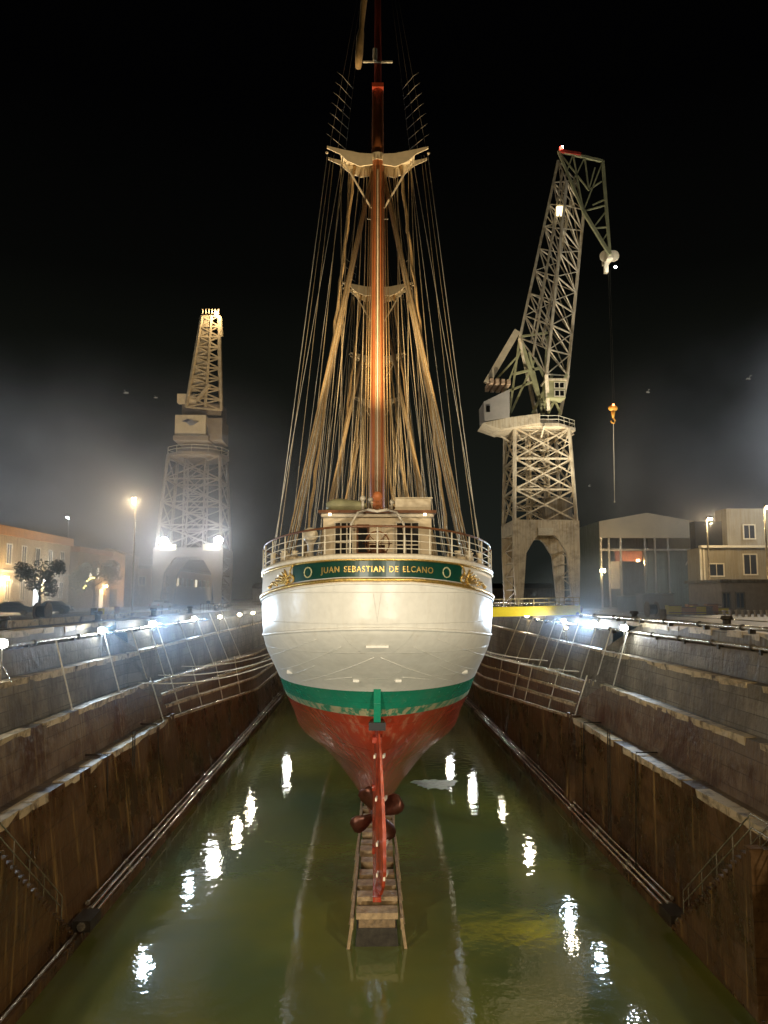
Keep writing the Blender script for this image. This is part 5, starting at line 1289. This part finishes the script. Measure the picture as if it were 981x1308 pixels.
car(12, 82, R(20), ('slate', (.05,.07,.10)), 'slate grey car at the left edge of the photo, nearest of the parked cars', 0)
car(66, 90, R(5), ('navy', (.03,.05,.09)), 'dark blue car parked just right of the slate grey car', 1)
car(205, 118, R(80), ('silver', (.35,.36,.38)), 'silver car parked at the foot of the misty crane', 2)

# sea birds caught in the light
for i, (px, py, Y, lab) in enumerate(((828,501,95,'white gull flying just right of the hanging crane hook'), (957,484,80,'white gull flying highest at the far right'), (161,502,90,'white gull flying left of the misty crane'), (199,508,120,'tiny gull beside the misty crane tower'), (753,621,130,'tiny gull flying low between the tall crane and the hook line'))):
    q = at(px, py, Y); a = random.uniform(-.5, .5)
    m = MB(); m.path([q + Vector((-.28*math.cos(a), -.2, -.05)), q, q + Vector((.26*math.cos(a), .2, .03))], [.02,.085,.03], 8)
    for s_ in (-1, 1): m.prism([q + Vector((-.02,-.08,.03)), q + Vector((.02,.12,.03)), q + Vector((.1*s_, .05+ s_*.45, .28)), q + Vector((0, s_*.75 , .12)), q + Vector((-.06, s_*.4, .2))], (0,0,.015))
    o = m.build('gull', mat('gull_white', (.8,.8,.76), .6, var=.05)); tag(o, lab, 'gull', 'gulls in the night sky')
    me = o.data
    for v in me.vertices: v.co -= q
    o.location = q

# ------------------------------------------------------------------ air
def vol(name, dens, c=(1,1,1), an=0.3):
    m = bpy.data.materials.new(name); m.use_nodes = True; n = m.node_tree
    for x in list(n.nodes):
        if x.type == 'BSDF_PRINCIPLED': n.nodes.remove(x)
    v = n.nodes.new('ShaderNodeVolumePrincipled'); v.inputs['Density'].default_value = dens; v.inputs['Color'].default_value = (*c, 1); v.inputs['Anisotropy'].default_value = an
    n.links.new(v.outputs[0], n.nodes['Material Output'].inputs['Volume']); return m
def mistmat(name, dens, sc=.05):
    """drifting steam: thins out towards the edge of its bank, broken up by slow noise"""
    m = vol(name, dens, (.93,.95,1) if sc < .1 else (.68,.84,1), .4); n = m.node_tree; L = n.links.new; v = [x for x in n.nodes if x.type == 'PRINCIPLED_VOLUME'][0]
    tc = n.nodes.new('ShaderNodeTexCoord'); ln = n.nodes.new('ShaderNodeVectorMath'); ln.operation = 'LENGTH'; L(tc.outputs['Object'], ln.inputs[0])
    mr = n.nodes.new('ShaderNodeMapRange'); mr.interpolation_type = 'SMOOTHSTEP'; mr.inputs[1].default_value = .15; mr.inputs[2].default_value = 1.0; mr.inputs[3].default_value = 1; mr.inputs[4].default_value = 0
    L(ln.outputs['Value'], mr.inputs[0])
    g = n.nodes.new('ShaderNodeNewGeometry'); no = n.nodes.new('ShaderNodeTexNoise'); no.inputs['Scale'].default_value = sc; no.inputs['Detail'].default_value = 4; L(g.outputs['Position'], no.inputs['Vector'])
    m2 = n.nodes.new('ShaderNodeMapRange'); m2.inputs[1].default_value = .36; m2.inputs[2].default_value = .64; m2.inputs[3].default_value = .08; m2.inputs[4].default_value = 1; L(no.outputs['Fac'], m2.inputs[0])
    a = n.nodes.new('ShaderNodeMath'); a.operation = 'MULTIPLY'; L(mr.outputs[0], a.inputs[0]); L(m2.outputs[0], a.inputs[1])
    b = n.nodes.new('ShaderNodeMath'); b.operation = 'MULTIPLY'; L(a.outputs[0], b.inputs[0]); b.inputs[1].default_value = dens; L(b.outputs[0], v.inputs['Density'])
    return m
cy.volume_step_rate = 4.0; cy.volume_max_steps = 48
for c, rr, d_ in (((-56, 112, 24), (72, 38, 30), .036), ((-26, 60, 13.5), (18, 46, 8), .035), ((74, 118, 32), (54, 34, 32), .042), ((25, 76, 14), (11, 26, 8), .06)):
    o = MB().ball((0,0,0), 1, 24, 16).build('mist_bank', mistmat('mist_%d' % rr[0], d_, .05 if rr[0] > 30 else .12)); o.location = c; o.scale = rr; tag(o, None, None, kind='stuff')
